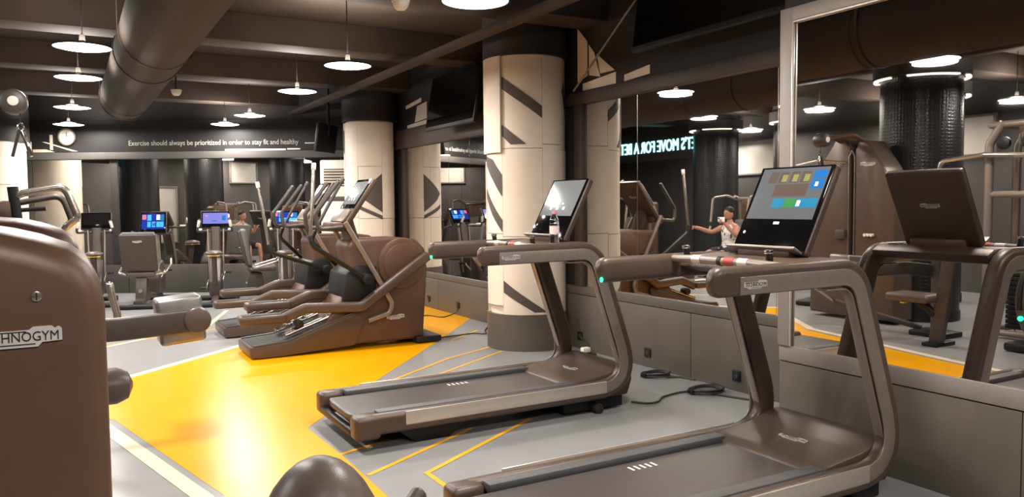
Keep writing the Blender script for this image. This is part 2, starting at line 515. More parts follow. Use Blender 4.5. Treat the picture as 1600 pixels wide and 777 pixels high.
# back wall, askew
wall_back = struct('wall_back', MB().box((-3.6, 0.08, H/2), (13.4, 0.16, H)), 'wall_dark', 'askew far wall', loc=BW_O, rotz=BW_R)
def bwbox(name, x0, x1, z0, z1, d, m, parent=None, bev=0.004):
    o = build(name, MB().box(((x0+x1)/2, -d/2, (z0+z1)/2), (x1-x0, d, z1-z0), bev=bev), m, parent or wall_back)
    return o
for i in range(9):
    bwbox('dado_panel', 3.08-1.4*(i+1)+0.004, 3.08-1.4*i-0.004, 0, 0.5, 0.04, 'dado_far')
bwbox('fascia', -10.2, 3.1, 2.35, 2.47, 0.12, 'wall_grey')
bwbox('fascia', -10.2, 3.1, 2.474, 3.02, 0.08, 'header')
for x in (-1.32,):
    bwbox('post', x-0.07, x+0.07, 0.5, 2.35, 0.03, 'wall_dark')
tx = lettering('Exercise should always be prioritized in order to stay fit and healthy', 2.95, 0.115, 'letter_grey', wall_back, frame((0.465, -0.084, 2.61), (1, 0, 0), (0, 0, 1)), 0.004, 'wall_lettering')
bwbox('light_streak', 0.66, 1.72, 2.475, 2.505, 0.086, 'letter_white')  # white paint standing in for a streak of light along the fascia
bwbox('light_streak', 1.74, 1.97, 2.485, 2.51, 0.086, 'letter_white')
bwbox('light_streak', 2.05, 2.25, 2.59, 2.605, 0.086, 'letter_white')
def bwpaint(pts, m='cream'):
    return build('painted_shape', MB().prism(pts, -0.087, -0.079, 'xz'), m, wall_back)
bwpaint([(-2.38, 2.78), (-2.33, 2.78), (-2.33, 2.52), (-2.38, 2.52)])
bwpaint([(-2.9, 2.7), (-2.7, 2.66), (-2.7, 2.5), (-2.9, 2.5)])
bwpaint([(-2.52, 2.66), (-2.46, 2.66), (-1.9, 2.49), (-1.99, 2.49)])
bwpaint([(-2.68, 2.53), (-2.45, 2.53), (-2.3, 2.48), (-2.68, 2.48)])
# left side and behind the camera, seen in the mirrors
wall_left = struct('wall_left', MB().box((-5.1, 7, H/2), (0.2, 24, H)), 'wall_grey', 'far left wall seen in the mirrors')
wall_rear = struct('wall_rear', MB().box((-0.5, -4.6, H/2), (9, 0.2, H)), 'wall_grey', 'wall behind the camera')

# ------------------------------------------------------------------ mirrors
def mirror(name, label, panes, x, z0, z1):
    t = thing(name, label, 'mirror', (x, (panes[0]+panes[-1])/2, z0))
    cy = (panes[0]+panes[-1])/2
    for a, b in zip(panes, panes[1:]):
        build('mirror_pane', MB().box((0.006, (a+b)/2-cy, (z1-z0)/2), (0.008, b-a-0.006, z1-z0)), 'mirror', t)
        build('seam', MB().box((0.0065, b-cy, (z1-z0)/2), (0.006, 0.006, z1-z0)), 'silver', t)
    return t
mirror('wall_mirror', 'wall mirror in narrow panes between the two cream columns', [7.25, 7.89, 8.53, 9.17, 9.81, 10.45, 11.09, 11.36], 4.585, 0.52, 2.37)
mirror('wall_mirror', 'wall mirror in the deep bay beyond the framed mirror', [3.40, 4.08, 5.72, 6.57], 4.585, 0.65, 2.5)
t = mirror('wall_mirror', 'large framed mirror on the projecting wall beside the nearest treadmill', [-4.88, 3.30], 3.835, 0.612, 2.58)
t = thing('wall_mirror', 'long dark mirror below the lettering on the far wall', 'mirror', BW_O, BW_R)
for i in range(9):
    a = 3.05 - 1.45*(i+1); b = 3.05 - 1.45*i
    build('mirror_pane', MB().box(((a+b)/2, -0.006, 1.425), (b-a-0.006, 0.008, 1.848)), 'mirror', t)

# ------------------------------------------------------------------ columns
def cyl_patch(mb, pts, r, th, mi=0, step=R(4)):
    """convex outline in (angle, z) wrapped on a cylinder, th thick"""
    a0 = min(p[0] for p in pts); a1 = max(p[0] for p in pts)
    n = max(2, int((a1-a0)/step)+1)
    cuts = sorted(set([a0 + (a1-a0)*k/n for k in range(n+1)] + [p[0] for p in pts]))
    cols = []
    for a in cuts:
        zs = []
        for i in range(len(pts)):
            p, q = pts[i], pts[(i+1) % len(pts)]
            if abs(p[0]-q[0]) < 1e-9:
                if abs(p[0]-a) < 1e-9: zs += [p[1], q[1]]
            elif min(p[0], q[0])-1e-9 <= a <= max(p[0], q[0])+1e-9:
                s = (a-p[0])/(q[0]-p[0]); zs.append(p[1] + s*(q[1]-p[1]))
        cols.append((a, min(zs), max(zs)))
    vs = []; fs = []
    for a, z0, z1 in cols:
        for rr in (r, r+th):
            for z in (z0, z1): vs.append((rr*math.cos(a), rr*math.sin(a), z))
    m = len(cols)
    for i in range(m-1):
        o, p = i*4, (i+1)*4
        fs += [(o+2, p+2, p+3, o+3), (o, o+1, p+1, p), (o+1, o+3, p+3, p+1), (o, p, p+2, o+2)]
    fs += [(0, 2, 3, 1), ((m-1)*4, (m-1)*4+1, (m-1)*4+3, (m-1)*4+2)]
    return mb.add(vs, fs, mi)
def column(label, c, r, ztop, base_h, panels, stripes, hood=True):
    t = thing('round_column', label, 'column', (c[0], c[1], 0))
    build('core', MB().lathe([(r-0.03, 0), (r-0.03, ztop)], 40), 'cream', t)
    build('base', MB().lathe([(r+0.012, 0), (r+0.012, base_h), (r-0.03, base_h)], 40), 'dado', t)
    if hood:
        build('hood', MB().lathe([(r+0.03, ztop), (r+0.03, H), (r-0.03, H)], 40), 'wall_dark', t)
        build('hood_underside', MB().lathe([(r-0.03, ztop), (r+0.03, ztop)], 40), 'wall_dark', t)
    for a0, a1, z0, z1, dr in panels:
        build('panel', cyl_patch(MB(), [(R(a0), z0), (R(a1), z0), (R(a1), z1), (R(a0), z1)], r-0.032+dr, 0.03), 'cream_tile', t)
    for pts, dr in stripes:
        build('painted_shape', cyl_patch(MB(), [(R(a), z) for a, z in pts], r+dr-0.001, 0.004, 0, R(3)), 'paint_dark', t)
    return t
# angles: 239 deg faces the camera, larger angles lie to the right of the picture
def panel_set(angles, rows):
    out = []
    for i, (a, b) in enumerate(zip(angles, angles[1:])):
        zs = rows[i % len(rows)]
        for z0, z1, dr in zs:
            out.append((a+0.25, b-0.25, z0+0.003, z1-0.003, dr))
    return out
A = [110, 158, 204, 263, 300, 340]
rows = [[(0.37, 1.0, 0.0), (1.0, 1.95, 0.012), (1.95, 2.99, 0.0)],
        [(0.46, 1.2, 0.004), (1.2, 2.02, 0.0), (2.02, 2.99, 0.03)],
        [(0.37, 1.17, 0.004), (1.17, 2.06, 0.0), (2.06, 2.99, 0.0)],
        [(0.37, 1.18, 0.0), (1.18, 2.10, 0.004), (2.10, 2.99, 0.0)],
        [(0.37, 1.18, 0.0), (1.18, 2.05, 0.006), (2.05, 2.99, 0.0)]]
PS = panel_set(A, rows)
ST = [([(204.4, 2.78), (262.6, 2.48), (262.6, 2.36), (204.4, 2.66)], 0.002),
      ([(204.4, 2.30), (240, 2.10), (218, 2.10), (204.4, 2.19)], 0.002),
      ([(162, 2.00), (184, 1.96), (203, 1.80), (203, 1.58), (186, 1.74), (162, 1.92)], 0.002),
      ([(162, 1.66), (184, 1.50), (203, 1.34), (203, 1.22), (184, 1.38), (162, 1.58)], 0.002),
      ([(205, 0.72), (268, 0.40), (250, 0.40), (205, 0.60)], 0.004),
      ([(302, 2.65), (322, 2.3), (322, 2.45), (308, 2.75)], 0.002)]
column('cream round column with dark painted slashes behind the middle treadmill', (4.23, 7.13), 0.415, 2.99, 0.37, PS, ST)
A = [120, 178, 222, 276, 312]
rows = [[(0.5, 1.45, 0.0), (1.45, 2.78, 0.01)], [(0.5, 1.32, 0.0), (1.32, 2.78, 0.004)], [(0.5, 1.3, 0.0), (1.3, 2.1, 0.0), (2.1, 2.78, 0.006)], [(0.5, 1.3, 0), (1.3, 2.78, 0.01)]]
PS = panel_set(A, rows)
ST = [([(224, 1.68), (275.6, 1.99), (275.6, 1.39), (238, 1.58)], 0.004), ([(222.4, 1.51), (275.6, 1.34), (275.6, 1.28), (222.4, 1.45)], 0.004),
      ([(150, 2.75), (178, 2.66), (178, 2.3), (168, 2.42)], 0.012)]
column('cream round column with a dark painted arrowhead behind the elliptical trainers', (4.2, 11.9), 0.40, 2.80, 0.5, PS, ST)
A = [150, 200, 235, 262, 300]
rows = [[(0.3, 1.2, 0), (1.2, 2.3, 0.01)], [(0.3, 1.7, 0), (1.7, 2.5, 0.006)], [(0.3, 1.2, 0), (1.2, 1.9, 0.004), (1.9, 2.6, 0.0)], [(0.3, 1.9, 0), (1.9, 2.6, 0.006)]]
PS = panel_set(A, rows)
ST = [([(232, 1.95), (262, 1.62), (262, 1.54), (232, 1.86)], 0.008), ([(262, 1.72), (296, 1.45), (296, 1.37), (262, 1.62)], 0.008), ([(225, 1.46), (258, 1.62), (258, 1.36), (225, 1.30)], 0.008), ([(232, 2.5), (248, 2.5), (248, 1.95), (232, 1.95)], 0.008)]
column('cream round column at the far left edge beyond the strength machines', (-0.97, 15.45), 0.45, 2.6, 0.3, PS, ST)
def dark_column(label, c, r):
    t = thing('round_column', label, 'column', (c[0], c[1], 0))
    build('shaft', MB().lathe([(r, 0.12), (r, 3.02)], 48), 'hex_black', t)
    build('plinth', MB().lathe([(r+0.015, 0), (r+0.015, 0.12), (r, 0.12)], 48), 'black_plastic', t)
    build('hood', MB().lathe([(r, 3.02), (r+0.09, 3.02), (r+0.09, 3.2), (r+0.02, 3.2), (r+0.02, H)], 48), 'wall_dark', t)
    for a in range(4):
        build('light_ring', MB().lathe([(r+0.03, 3.0), (r+0.08, 3.0), (r+0.08, 3.016), (r+0.03, 3.016), (r+0.03, 3.0)], 14, a0=R(90*a+8), a1=R(90*a+74)), 'tube_glow', t)
    return t
dark_column('black hexagon-textured column reflected behind the strength machines in the framed mirror', (-1.75, 6.1), 0.47)
dark_column('black hexagon-textured column reflected in the deep bay mirror beside the glowing sign', (-2.9, 12.42), 0.47)
dark_column('left of the two black columns reflected in the far mirror', (-3.1, 10.4), 0.47)
dark_column('right of the two black columns reflected in the far mirror', (-3.5, 7.15), 0.5)

# ------------------------------------------------------------------ ceiling lamps, ducts, detectors
def lamp_tree():
    t = thing('pendant_lamp', '', 'lamp')
    build('rim', MB().lathe([(0.226, 0.0), (0.236, 0.0), (0.236, 0.012), (0.226, 0.012), (0.226, 0.0)], 28), 'lamp_shell', t)
    build('glow_disc', MB().lathe([(0.0, -0.022), (0.10, -0.018), (0.18, -0.008), (0.229, 0.004), (0.229, 0.010), (0.17, 0.020), (0.10, 0.030), (0.05, 0.040), (0.0, 0.042)], 28), 'lamp_glow', t)
    build('socket', MB().lathe([(0.0, 0.12), (0.02, 0.11), (0.028, 0.036), (0.0, 0.036)], 12), 'lamp_shell', t)
    build('cord', MB().cyl((0, 0, 0.115), (0, 0, H-2.88), 0.006, 6), 'black_plastic', t)
    return t
L0 = lamp_tree()
LAMPS = [((2.47, 4.82), 'largest pendant lamp at the top edge above the middle treadmill'),
         ((2.47, 7.60), 'pendant lamp of the right row above the nearest elliptical trainer'),
         ((2.47, 9.55), 'pendant lamp of the right row, third from the camera'),
         ((2.47, 12.37), 'pendant lamp of the right row, fourth from the camera'),
         ((2.36, 13.85), 'farthest pendant lamp of the right row, just before the lettering'),
         ((0.17, 7.74), 'largest pendant lamp of the left row'),
         ((0.16, 9.55), 'second pendant lamp of the left row'),
         ((0.12, 12.37), 'third pendant lamp of the left row'),
         ((0.08, 14.9), 'farthest pendant lamp of the left row'),
         ((0.17, 4.72), 'pendant lamp seen large in the framed mirror'),
         ((-2.2, 4.8), 'pendant lamp reflected behind the cable machine in the framed mirror'),
         ((-2.2, 8.0), 'pendant lamp reflected at the edge of the framed mirror'),
         ((-2.3, 10.87), 'pendant lamp reflected in the deep bay mirror right of the black column'),
         ((-3.86, 6.06), 'pendant lamp reflected at the right edge of the framed mirror'),
         ((-4.6, 8.4), 'small pendant lamp reflected above the pale glass panel'),
         ((2.47, 2.8), 'pendant lamp above the nearest treadmill, out of the picture'),
         ((2.47, 0.0), 'pendant lamp right of the camera, out of the picture'),
         ((0.17, -0.3), 'added unseen lamp above the camera, brightening the nearest strength machine'),  # unseen lamp added to lift the front of the nearest shroud
         ((-4.3, 11.2), 'pendant lamp reflected before the pale panel, right of the black column'),
         ((-4.3, 13.9), 'pendant lamp reflected close to the glowing sign')]
first = True
for i, ((x, y), lb) in enumerate(LAMPS):
    o = L0 if first else copy_tree(L0)
    first = False
    o.location = (x, y, 2.88); o['label'] = lb; o['group'] = 'pendant lamps'
    ld = bpy.data.lights.new('lamp_light', 'AREA')
    ld.shape = 'DISK'; ld.size = 0.4; ld.energy = LAMP_W; ld.color = LAMP_COL
    lo = bpy.data.objects.new('lamp_light', ld); COL.objects.link(lo)
    lo.parent = o; lo.location = (0, 0, -0.03)
    ld = bpy.data.lights.new('lamp_top_light', 'AREA')        # light leaving through the translucent top
    ld.shape = 'DISK'; ld.size = 0.3; ld.energy = LAMP_W * 0.38; ld.color = LAMP_COL
    lo = bpy.data.objects.new('lamp_top_light', ld); COL.objects.link(lo)
    lo.parent = o; lo.location = (0, 0, 0.06); lo.rotation_euler = (pi, 0, 0)
d = thing('air_duct', 'wide round brown air duct running along the ceiling at the upper left', 'duct', (0.80, 3.0, 3.12))
build('duct_pipe', MB().cyl((0, -7, 0), (0, 9.8, 0), 0.33, 36), 'duct', d)
for y in (-2, 2, 6):
    build('joint_ring', MB().cyl((0, y-0.03, 0), (0, y+0.03, 0), 0.34, 36, bev=0.008), 'duct', d)
build('end_cap', MB().cyl((0, 9.8, 0), (0, 9.86, 0), 0.345, 36, bev=0.02), 'duct', d)
for y in (-2.6, 1.9, 5.0, 9.2): build('hanger', MB().sweep([(-0.34, y, 0.42)] + [(0.343*math.cos(pi+pi*k/12), y, 0.343*math.sin(pi+pi*k/12)) for k in range(13)] + [(0.34, y, 0.42)], rrect(0.03, 0.006, 0.002, 1), (0, 1, 0)), 'beam', d)
def detector(x, y, z, lb):
    t = thing('smoke_detector', lb, 'smoke detector', (x, y, z), group='smoke detectors')
    build('housing', MB().lathe([(0, -0.055), (0.035, -0.055), (0.05, -0.04), (0.062, -0.015), (0.062, 0.0)], 20), 'white_plastic', t)
    build('base_ring', MB().lathe([(0.06, 0.0), (0.07, 0.002), (0.07, 0.02), (0, 0.02)], 20), 'white_plastic', t)
    build('conduit', MB().cyl((0, 0, 0.02), (0, 0, H-z), 0.012, 8), 'beam', t)
detector(2.28, 5.70, 3.05, 'round white smoke detector near the top of the picture')
detector(1.33, 11.38, 3.05, 'small white smoke detector beside the round duct')
c = build('support_rod', MB().cyl((4.50, 5.60, 3.34), (4.52, 6.66, 2.64), 0.010, 8), 'frame_grey')
tag(c, 'thin diagonal rod before the painted triangles above the deep bay', 'rod')

# ------------------------------------------------------------------ televisions, air conditioners, clocks, signs
def tv(lb, loc, rotz, w, h, tilt=12, drop=0.0):
    t = thing('television', lb, 'television', loc, rotz, 'hanging televisions')
    a = R(tilt)
    M = Matrix.Rotation(a, 4, 'Y')
    build('casing', MB().box((0.025, 0, 0), (0.05, w, h), bev=0.012).xf(M), 'black_plastic', t)
    build('screen', MB().box((-0.003, 0, 0.01), (0.006, w-0.05, h-0.07)).xf(M), 'glass_black', t)
    if drop: build('drop_pole', MB().cyl((0.07, 0, 0.05), (0.07, 0, drop), 0.025, 10), 'black_plastic', t)
    else: build('wall_plate', MB().box((0.13, 0, 0), (0.16, 0.3, 0.2), bev=0.01), 'black_plastic', t)
tv('big black television above the deep bay mirror', (4.33, 4.55, 3.15), 0, 1.75, 0.72, 8)
tv('black television above the mirror between the cream columns', (4.33, 9.15, 2.86), 0, 1.45, 0.74, 10)
tv('small black television in the far corner above the air conditioner', (3.70, 12.66, 2.6), R(-40), 0.75, 0.46, 8, H-2.6)
def aircon(lb, loc, rotz):
    t = thing('air_conditioner', lb, 'air conditioner', loc, rotz, 'floor-standing air conditioners')
    build('cabinet', MB().box((0, 0, 1.14), (0.55, 0.38, 2.28), bev=0.03, seg=3), 'white_plastic', t)
    build('outlet_recess', MB().box((0, -0.186, 1.98), (0.42, 0.02, 0.30), bev=0.006), 'paint_dark', t)
    for k in range(6):
        build('louvre', MB().box((0, -0.2, 1.86+k*0.048), (0.40, 0.03, 0.012), rot=(R(25), 0, 0)), 'cream', t)
    build('control_panel', MB().box((0, -0.191, 1.62), (0.34, 0.012, 0.08), bev=0.004), 'paint_dark', t)
    build('intake_grille', MB().box((0, -0.191, 0.55), (0.42, 0.012, 0.7), bev=0.01), 'white_plastic', t)
    for k in range(7):
        build('grille_slat', MB().box((0, -0.199, 0.28+k*0.09), (0.40, 0.006, 0.02)), 'cream', t)
aircon('white standing air conditioner in the far corner beside the cream column', bw(2.66, -0.25), BW_R)
def clock(lb, loc, rotz, r=0.15):
    t = thing('wall_clock', lb, 'clock', loc, rotz)
    M = Matrix.Rotation(R(90), 4, 'X')
    build('clock_case', MB().lathe([(0, -0.01), (r, -0.01), (r, 0.03), (r-0.02, 0.035), (r-0.022, 0.02)], 28).xf(M), 'frame_grey', t)
    build('clock_face', MB().lathe([(0, 0.02), (r-0.02, 0.02), (r-0.02, 0.0)], 28).xf(M), 'white_plastic', t)
    build('clock_hand', MB().box((0.0, -0.023, 0.04), (0.008, 0.003, 0.08)), 'letter_black', t)
    build('clock_hand', MB().box((0.035, -0.023, 0.01), (0.07, 0.003, 0.008)), 'letter_black', t)
clock('round clock high on the far wall below the last lamp of the left row', bw(-2.05, -0.13, 2.74), BW_R)
sg = thing('hanging_sign', 'dark hanging board with glowing pale blue slogan, seen mirrored in the deep bay', 'sign', (-3.05, 15.2, 2.5))
build('sign_board', MB().box((0, 0, 0.38), (0.1, 4.55, 0.76), bev=0.01), 'wall_dark', sg)
for y in (-1.6, 0, 1.6): build('hanger', MB().cyl((0, y, 0.75), (0, y, 1.05), 0.012, 8), 'beam', sg)
lettering("LET'S MOVE FOR A BETTER WORLD", 4.4, 0.28, 'sign_glow', sg, frame((0.062, 0, 0.33), (0, 1, 0), (0, 0, 1)), 0.012)
def glass_panel(lb, y, z, w, h):
    t = thing('glass_panel', lb, 'panel', (-4.98, y, z))
    build('pane', MB().box((0, 0, 0), (0.02, w, h)), 'paper_panel', t)
    for s in (-1, 1):
        build('rail', MB().box((0.01, 0, s*h/2), (0.05, w+0.06, 0.04), bev=0.004), 'frame_grey', t)
        build('stile', MB().box((0.01, s*w/2, 0), (0.05, 0.04, h), bev=0.004), 'frame_grey', t)
glass_panel('pale wall panel reflected right of the black column in the deep bay', 13.4, 2.55, 1.5, 0.8)
glass_panel('pale wall panel reflected at the right of the framed mirror', 7.45, 2.52, 1.0, 0.62)
glass_panel('tall pale wall panel reflected low in the mirrors', 10.6, 1.3, 1.6, 1.5)
p = thing('poster', 'orange framed poster reflected at the left of the far mirror', 'poster', (-2.6, -4.47, 1.9))
build('sheet', MB().box((0, 0, 0), (1.2, 0.02, 1.0)), 'wood_orange', p)
build('poster_frame', MB().box((0, -0.004, 0), (1.26, 0.02, 1.06), bev=0.004), 'letter_black', p)
build('emblem', MB().lathe([(0, 0.02), (0.18, 0.02), (0.18, 0.0)], 20).xf(Matrix.Rotation(R(-90), 4, 'X')), 'letter_white', p)

# ------------------------------------------------------------------ screens
def display(parent, M, w, h, style):
    """a lit screen in the local xy plane of M, facing +z"""
    mb = MB()
    def q(x0, x1, y0, y1, z, mi):
        mb.add([(x0*w/2, y0*h/2, z), (x1*w/2, y0*h/2, z), (x1*w/2, y1*h/2, z), (x0*w/2, y1*h/2, z)], [(0, 1, 2, 3)], mi)
    if style == 'home':
        ms = ['scr_grey', 'scr_blue', 'scr_teal', 'scr_green', 'scr_olive', 'scr_brown', 'scr_white']
        q(-1, 1, -1, 1, 0, 0)
        for x in (-0.72, -0.42, -0.08, 0.24): q(x, x+0.26, 0.42, 0.86, .0004, 5)
        for x in (-0.36, -0.04, 0.30): q(x+0.04, x+0.2, 0.46, 0.74, .0008, 4)
        q(-0.45, 0.55, -0.12, 0.36, .0004, 5)
        q(0.60, 0.96, 0.55, 0.88, .0004, 1); q(0.60, 0.96, 0.16, 0.51, .0004, 1)
        q(-0.36, -0.02, -0.56, -0.20, .0004, 2); q(0.0, 0.34, -0.56, -0.20, .0004, 3); q(0.36, 0.96, -0.56, -0.20, .0004, 2)
        q(0.72, 0.80, 0.26, 0.42, .0008, 6); q(0.38, 0.48, -0.50, -0.28, .0008, 6)
    elif style == 'pale':
        ms = ['scr_pale', 'scr_white']
        q(-1, 1, -1, 1, 0, 0)
        for x in (-0.5, -0.1, 0.3): q(x, x+0.12, -0.66, -0.5, .0004, 1)
        for x in (-0.35, 0.15): q(x, x+0.1, -0.35, -0.28, .0004, 1)
    elif style == 'bright':
        ms = ['scr_navy', 'scr_bright', 'scr_white', 'scr_red', 'scr_teal']
        q(-1, 1, -1, 1, 0, 0)
        q(-0.95, -0.6, 0.25, 0.85, .0004, 3); q(-0.5, -0.15, 0.1, 0.85, .0004, 1); q(0.3, 0.6, 0.2, 0.85, .0004, 2)
        for x in (-0.5, -0.1, 0.3, 0.62): q(x, x+0.3, -0.75, -0.05, .0004, 1)
        q(-0.05, 0.2, -0.6, -0.2, .0008, 4); q(0.65, 0.95, 0.1, 0.85, .0004, 4)
    elif style == 'violet':
        ms = ['scr_violet', 'scr_red', 'scr_blue']
        q(-1, 1, -1, 1, 0, 0)
        q(-0.8, -0.6, 0.3, 0.6, .0004, 1); q(0.5, 0.8, -0.4, 0.5, .0004, 2); q(-0.3, 0.1, -0.6, -0.4, .0004, 2)
    else:
        ms = ['glass_black']
        q(-1, 1, -1, 1, 0, 0)
    o = build('display', mb, ms, parent)
    o.matrix_local = M
    return o

# ------------------------------------------------------------------ treadmills
def treadmill(label, loc, style, tabs=True):
    t = thing('treadmill', label, 'treadmill', loc, 0, 'treadmills facing the mirrors')
    for s in (-1, 1):
        y = 0.395*s
        P = rpath([(0.13, y, 0.165), (2.125, y, 0.165), (1.775, y, 1.168), (0.90, y, 1.163)], [0.24, 0.17], 9)
        sc_ = [1.0] * len(P)
        fr = build('side_frame', MB().sweep(P, rrect(0.078, 0.128, 0.030, 4), (0, 1, 0), rnd=0.05), 'brown', t)
        # brushed inlay on the outer flank
        yo = y + s*0.0385
        Q = rpath([(0.32, yo, 0.180), (2.085, yo, 0.180), (1.748, yo, 1.150), (0.99, yo, 1.146)], [0.22, 0.15], 9)
        build('inlay', MB().sweep(Q, rrect(0.010, 0.078, 0.004, 2), (0, 1, 0)), 'brushed', fr)
        build('deck_strip', MB().box((1.085, yo + s*0.004, 0.190), (1.53, 0.012, 0.084), bev=0.004), 'strip_silver', fr)
        Q = rpath([(1.95, y, 0.236), (2.02, y, 0.236), (1.726, y, 1.092), (1.55, y, 1.092)], [0.13, 0.10], 8)
        build('inner_trim', MB().sweep(Q, rrect(0.05, 0.010, 0.004, 2), (0, 1, 0)), 'brushed', fr)
        badge(t, (1.075, y + s*0.044, 1.150), (1 if s < 0 else -1, 0, 0), (0, 0, 1), 0.135)
        # end cap at the rear of the deck
        build('end_cap', MB().box((0.085, 0.372*s, 0.152), (0.17, 0.130, 0.150), bev=0.032, seg=3), 'brown', t)
        build('foot_rail', MB().box((0.90, 0.320*s, 0.205), (1.46, 0.080, 0.05), bev=0.010), 'footrail', t)
        build('rear_foot', MB().prism([(0.30, 0.09), (0.78, 0.09), (0.66, 0.0), (0.42, 0.0)], 0.30*s-0.05, 0.30*s+0.05, 'xz', 0.008), 'black_plastic', t)
        w_ = build('wheel', MB().cyl((1.80, 0.335*s, 0.036), (1.80, 0.425*s, 0.036), 0.036, 18, 0.006), 'black_rubber', t)
    build('deck', MB().box((1.0, 0, 0.125), (1.80, 0.74, 0.085), bev=0.02), 'black_plastic', t)
    build('running_belt', MB().sweep(rpath([(0.055, 0, 0.178), (1.66, 0, 0.178)], 0), [(-0.258, 0.024), (0.258, 0.024), (0.258, -0.024), (-0.258, -0.024)], (0, 1, 0), rnd=0.03), 'belt', t)
    build('rear_bumper', MB().box((0.022, 0, 0.115), (0.05, 0.66, 0.045), bev=0.012), 'black_plastic', t)
    build('motor_cover', MB().prism([(1.585, 0.205), (1.66, 0.232), (1.92, 0.262), (2.04, 0.30), (2.125, 0.31), (2.14, 0.2), (2.10, 0.09), (1.60, 0.09)], -0.36, 0.36, 'xz', 0.014, 2), 'brown', t)
    for k in range(5):
        build('belt_mark', MB().box((0.9+0.035*k, 0.18, 0.2030), (0.012, 0.05, 0.0012)), 'cream', t)
    b = badge(t, (1.83, 0.0, 0.2545), (0, -1, 0), (0.99, 0, 0.12), 0.17)
    build('front_base', MB().box((1.80, 0, 0.055), (0.52, 0.70, 0.085), bev=0.012), 'black_plastic', t)
    # cross tray, grip bar and joysticks
    build('tray', MB().prism([(1.36, 1.165), (1.40, 1.215), (1.60, 1.228), (1.76, 1.225), (1.83, 1.19), (1.80, 1.14), (1.5, 1.13)], -0.36, 0.36, 'xz', 0.012), 'brown', t)
    g = build('grip_bar', MB().tube([(1.33, -0.36, 1.205), (1.31, -0.2, 1.212), (1.31, 0.2, 1.212), (1.33, 0.36, 1.205)], 0.021, 12), 'brushed', t)
    build('grip_collar', MB().cyl((1.31, 0.012, 1.212), (1.31, -0.012, 1.212), 0.024, 14), 'black_plastic', g)
    for y0, y1, m in ((0.19, 0.13, 'badge'), (-0.03, -0.095, 'red'), (-0.12, -0.18, 'badge')):
        build('grip_sleeve', MB().cyl((1.31, y0, 1.2125), (1.31, y1, 1.2125), 0.0222, 14), m, g)
    for s in (-1, 1):
        j = build('joystick', MB().cyl((1.345, 0.275*s, 1.20), (1.335, 0.275*s, 1.275), 0.017, 12, 0.004), 'black_plastic', t)
        build('joystick_cap', MB().cyl((1.336, 0.275*s, 1.262), (1.334, 0.275*s, 1.279), 0.021, 12, 0.004), 'chrome', j)
    # console
    u = Vector((0.235, 0, 0.445)).normalized()
    n = Vector((-u.z, 0, u.x))
    C0 = Vector((1.735, 0, 1.463))
    MC = frame(C0, (0, -1, 0), u)          # x to the user's right, y up the panel, z toward the user
    c = build('console', MB().box((0, 0, -0.024), (0.475, 0.50, 0.048), bev=0.016, seg=3), 'brown', t)
    c.matrix_local = MC
    build('console_glass', MB().box((0, 0, 0.002), (0.462, 0.487, 0.006), bev=0.002), 'glass_black', c)
    display(c, Matrix.Translation((0, 0.085, 0.0062)), 0.425, 0.295, style)
    badge(c, (0, 0.03, -0.0485), (-1, 0, 0), (0, 1, 0), 0.12)
    build('console_mark', MB().box((0, -0.085, 0.0055), (0.036, 0.014, 0.002), bev=0.0006), 'white_plastic', c)
    build('power_button', MB().lathe([(0, 0.0065), (0.009, 0.0065), (0.009, 0.004)], 14, c=(-0.19, -0.14, 0)), 'silver', c)
    build('console_ledge', MB().box((0, -0.245, 0.035), (0.45, 0.014, 0.07), bev=0.005), 'brushed', c)
    build('console_neck', MB().box((1.66, 0, 1.24), (0.14, 0.34, 0.06), bev=0.015), 'brown_dark', t)
    l = build('status_light', MB().sphere((0.858, 0.362, 1.118), (0.009, 0.007, 0.013), 10, 6), 'led_green', t)
    build('cup_holder', MB().lathe([(0.045, 0.0), (0.052, 0.0), (0.052, 0.012), (0.045, 0.012), (0.045, 0.0)], 20, c=(1.70, 0.27, 1.218)), 'black_plastic', t)
    return t
treadmill('middle treadmill with a water bottle on its tray, in front of the cream column', (1.45, 4.90, 0), 'pale')
treadmill('nearest treadmill cut by the lower edge, its screen showing coloured tiles', (1.45, 2.80, 0), 'home')

bt = thing('water_bottle', 'clear plastic water bottle with pink cap on the middle treadmill', 'bottle', (2.965, 4.615, 1.2255))
build('bottle_body', MB().lathe([(0, 0.004), (0.030, 0.0), (0.034, 0.008), (0.034, 0.05), (0.031, 0.056), (0.034, 0.062), (0.034, 0.13), (0.031, 0.135), (0.034, 0.14), (0.033, 0.155), (0.026, 0.178), (0.014, 0.196), (0.013, 0.208)], 20), 'bottle_pet', bt)
build('label', MB().lathe([(0.0346, 0.062), (0.0346, 0.118)], 20), 'label_paper', bt)
build('cap', MB().lathe([(0.0, 0.222), (0.014, 0.222), (0.0155, 0.218), (0.0155, 0.203), (0.0, 0.203)], 16), 'pink', bt)

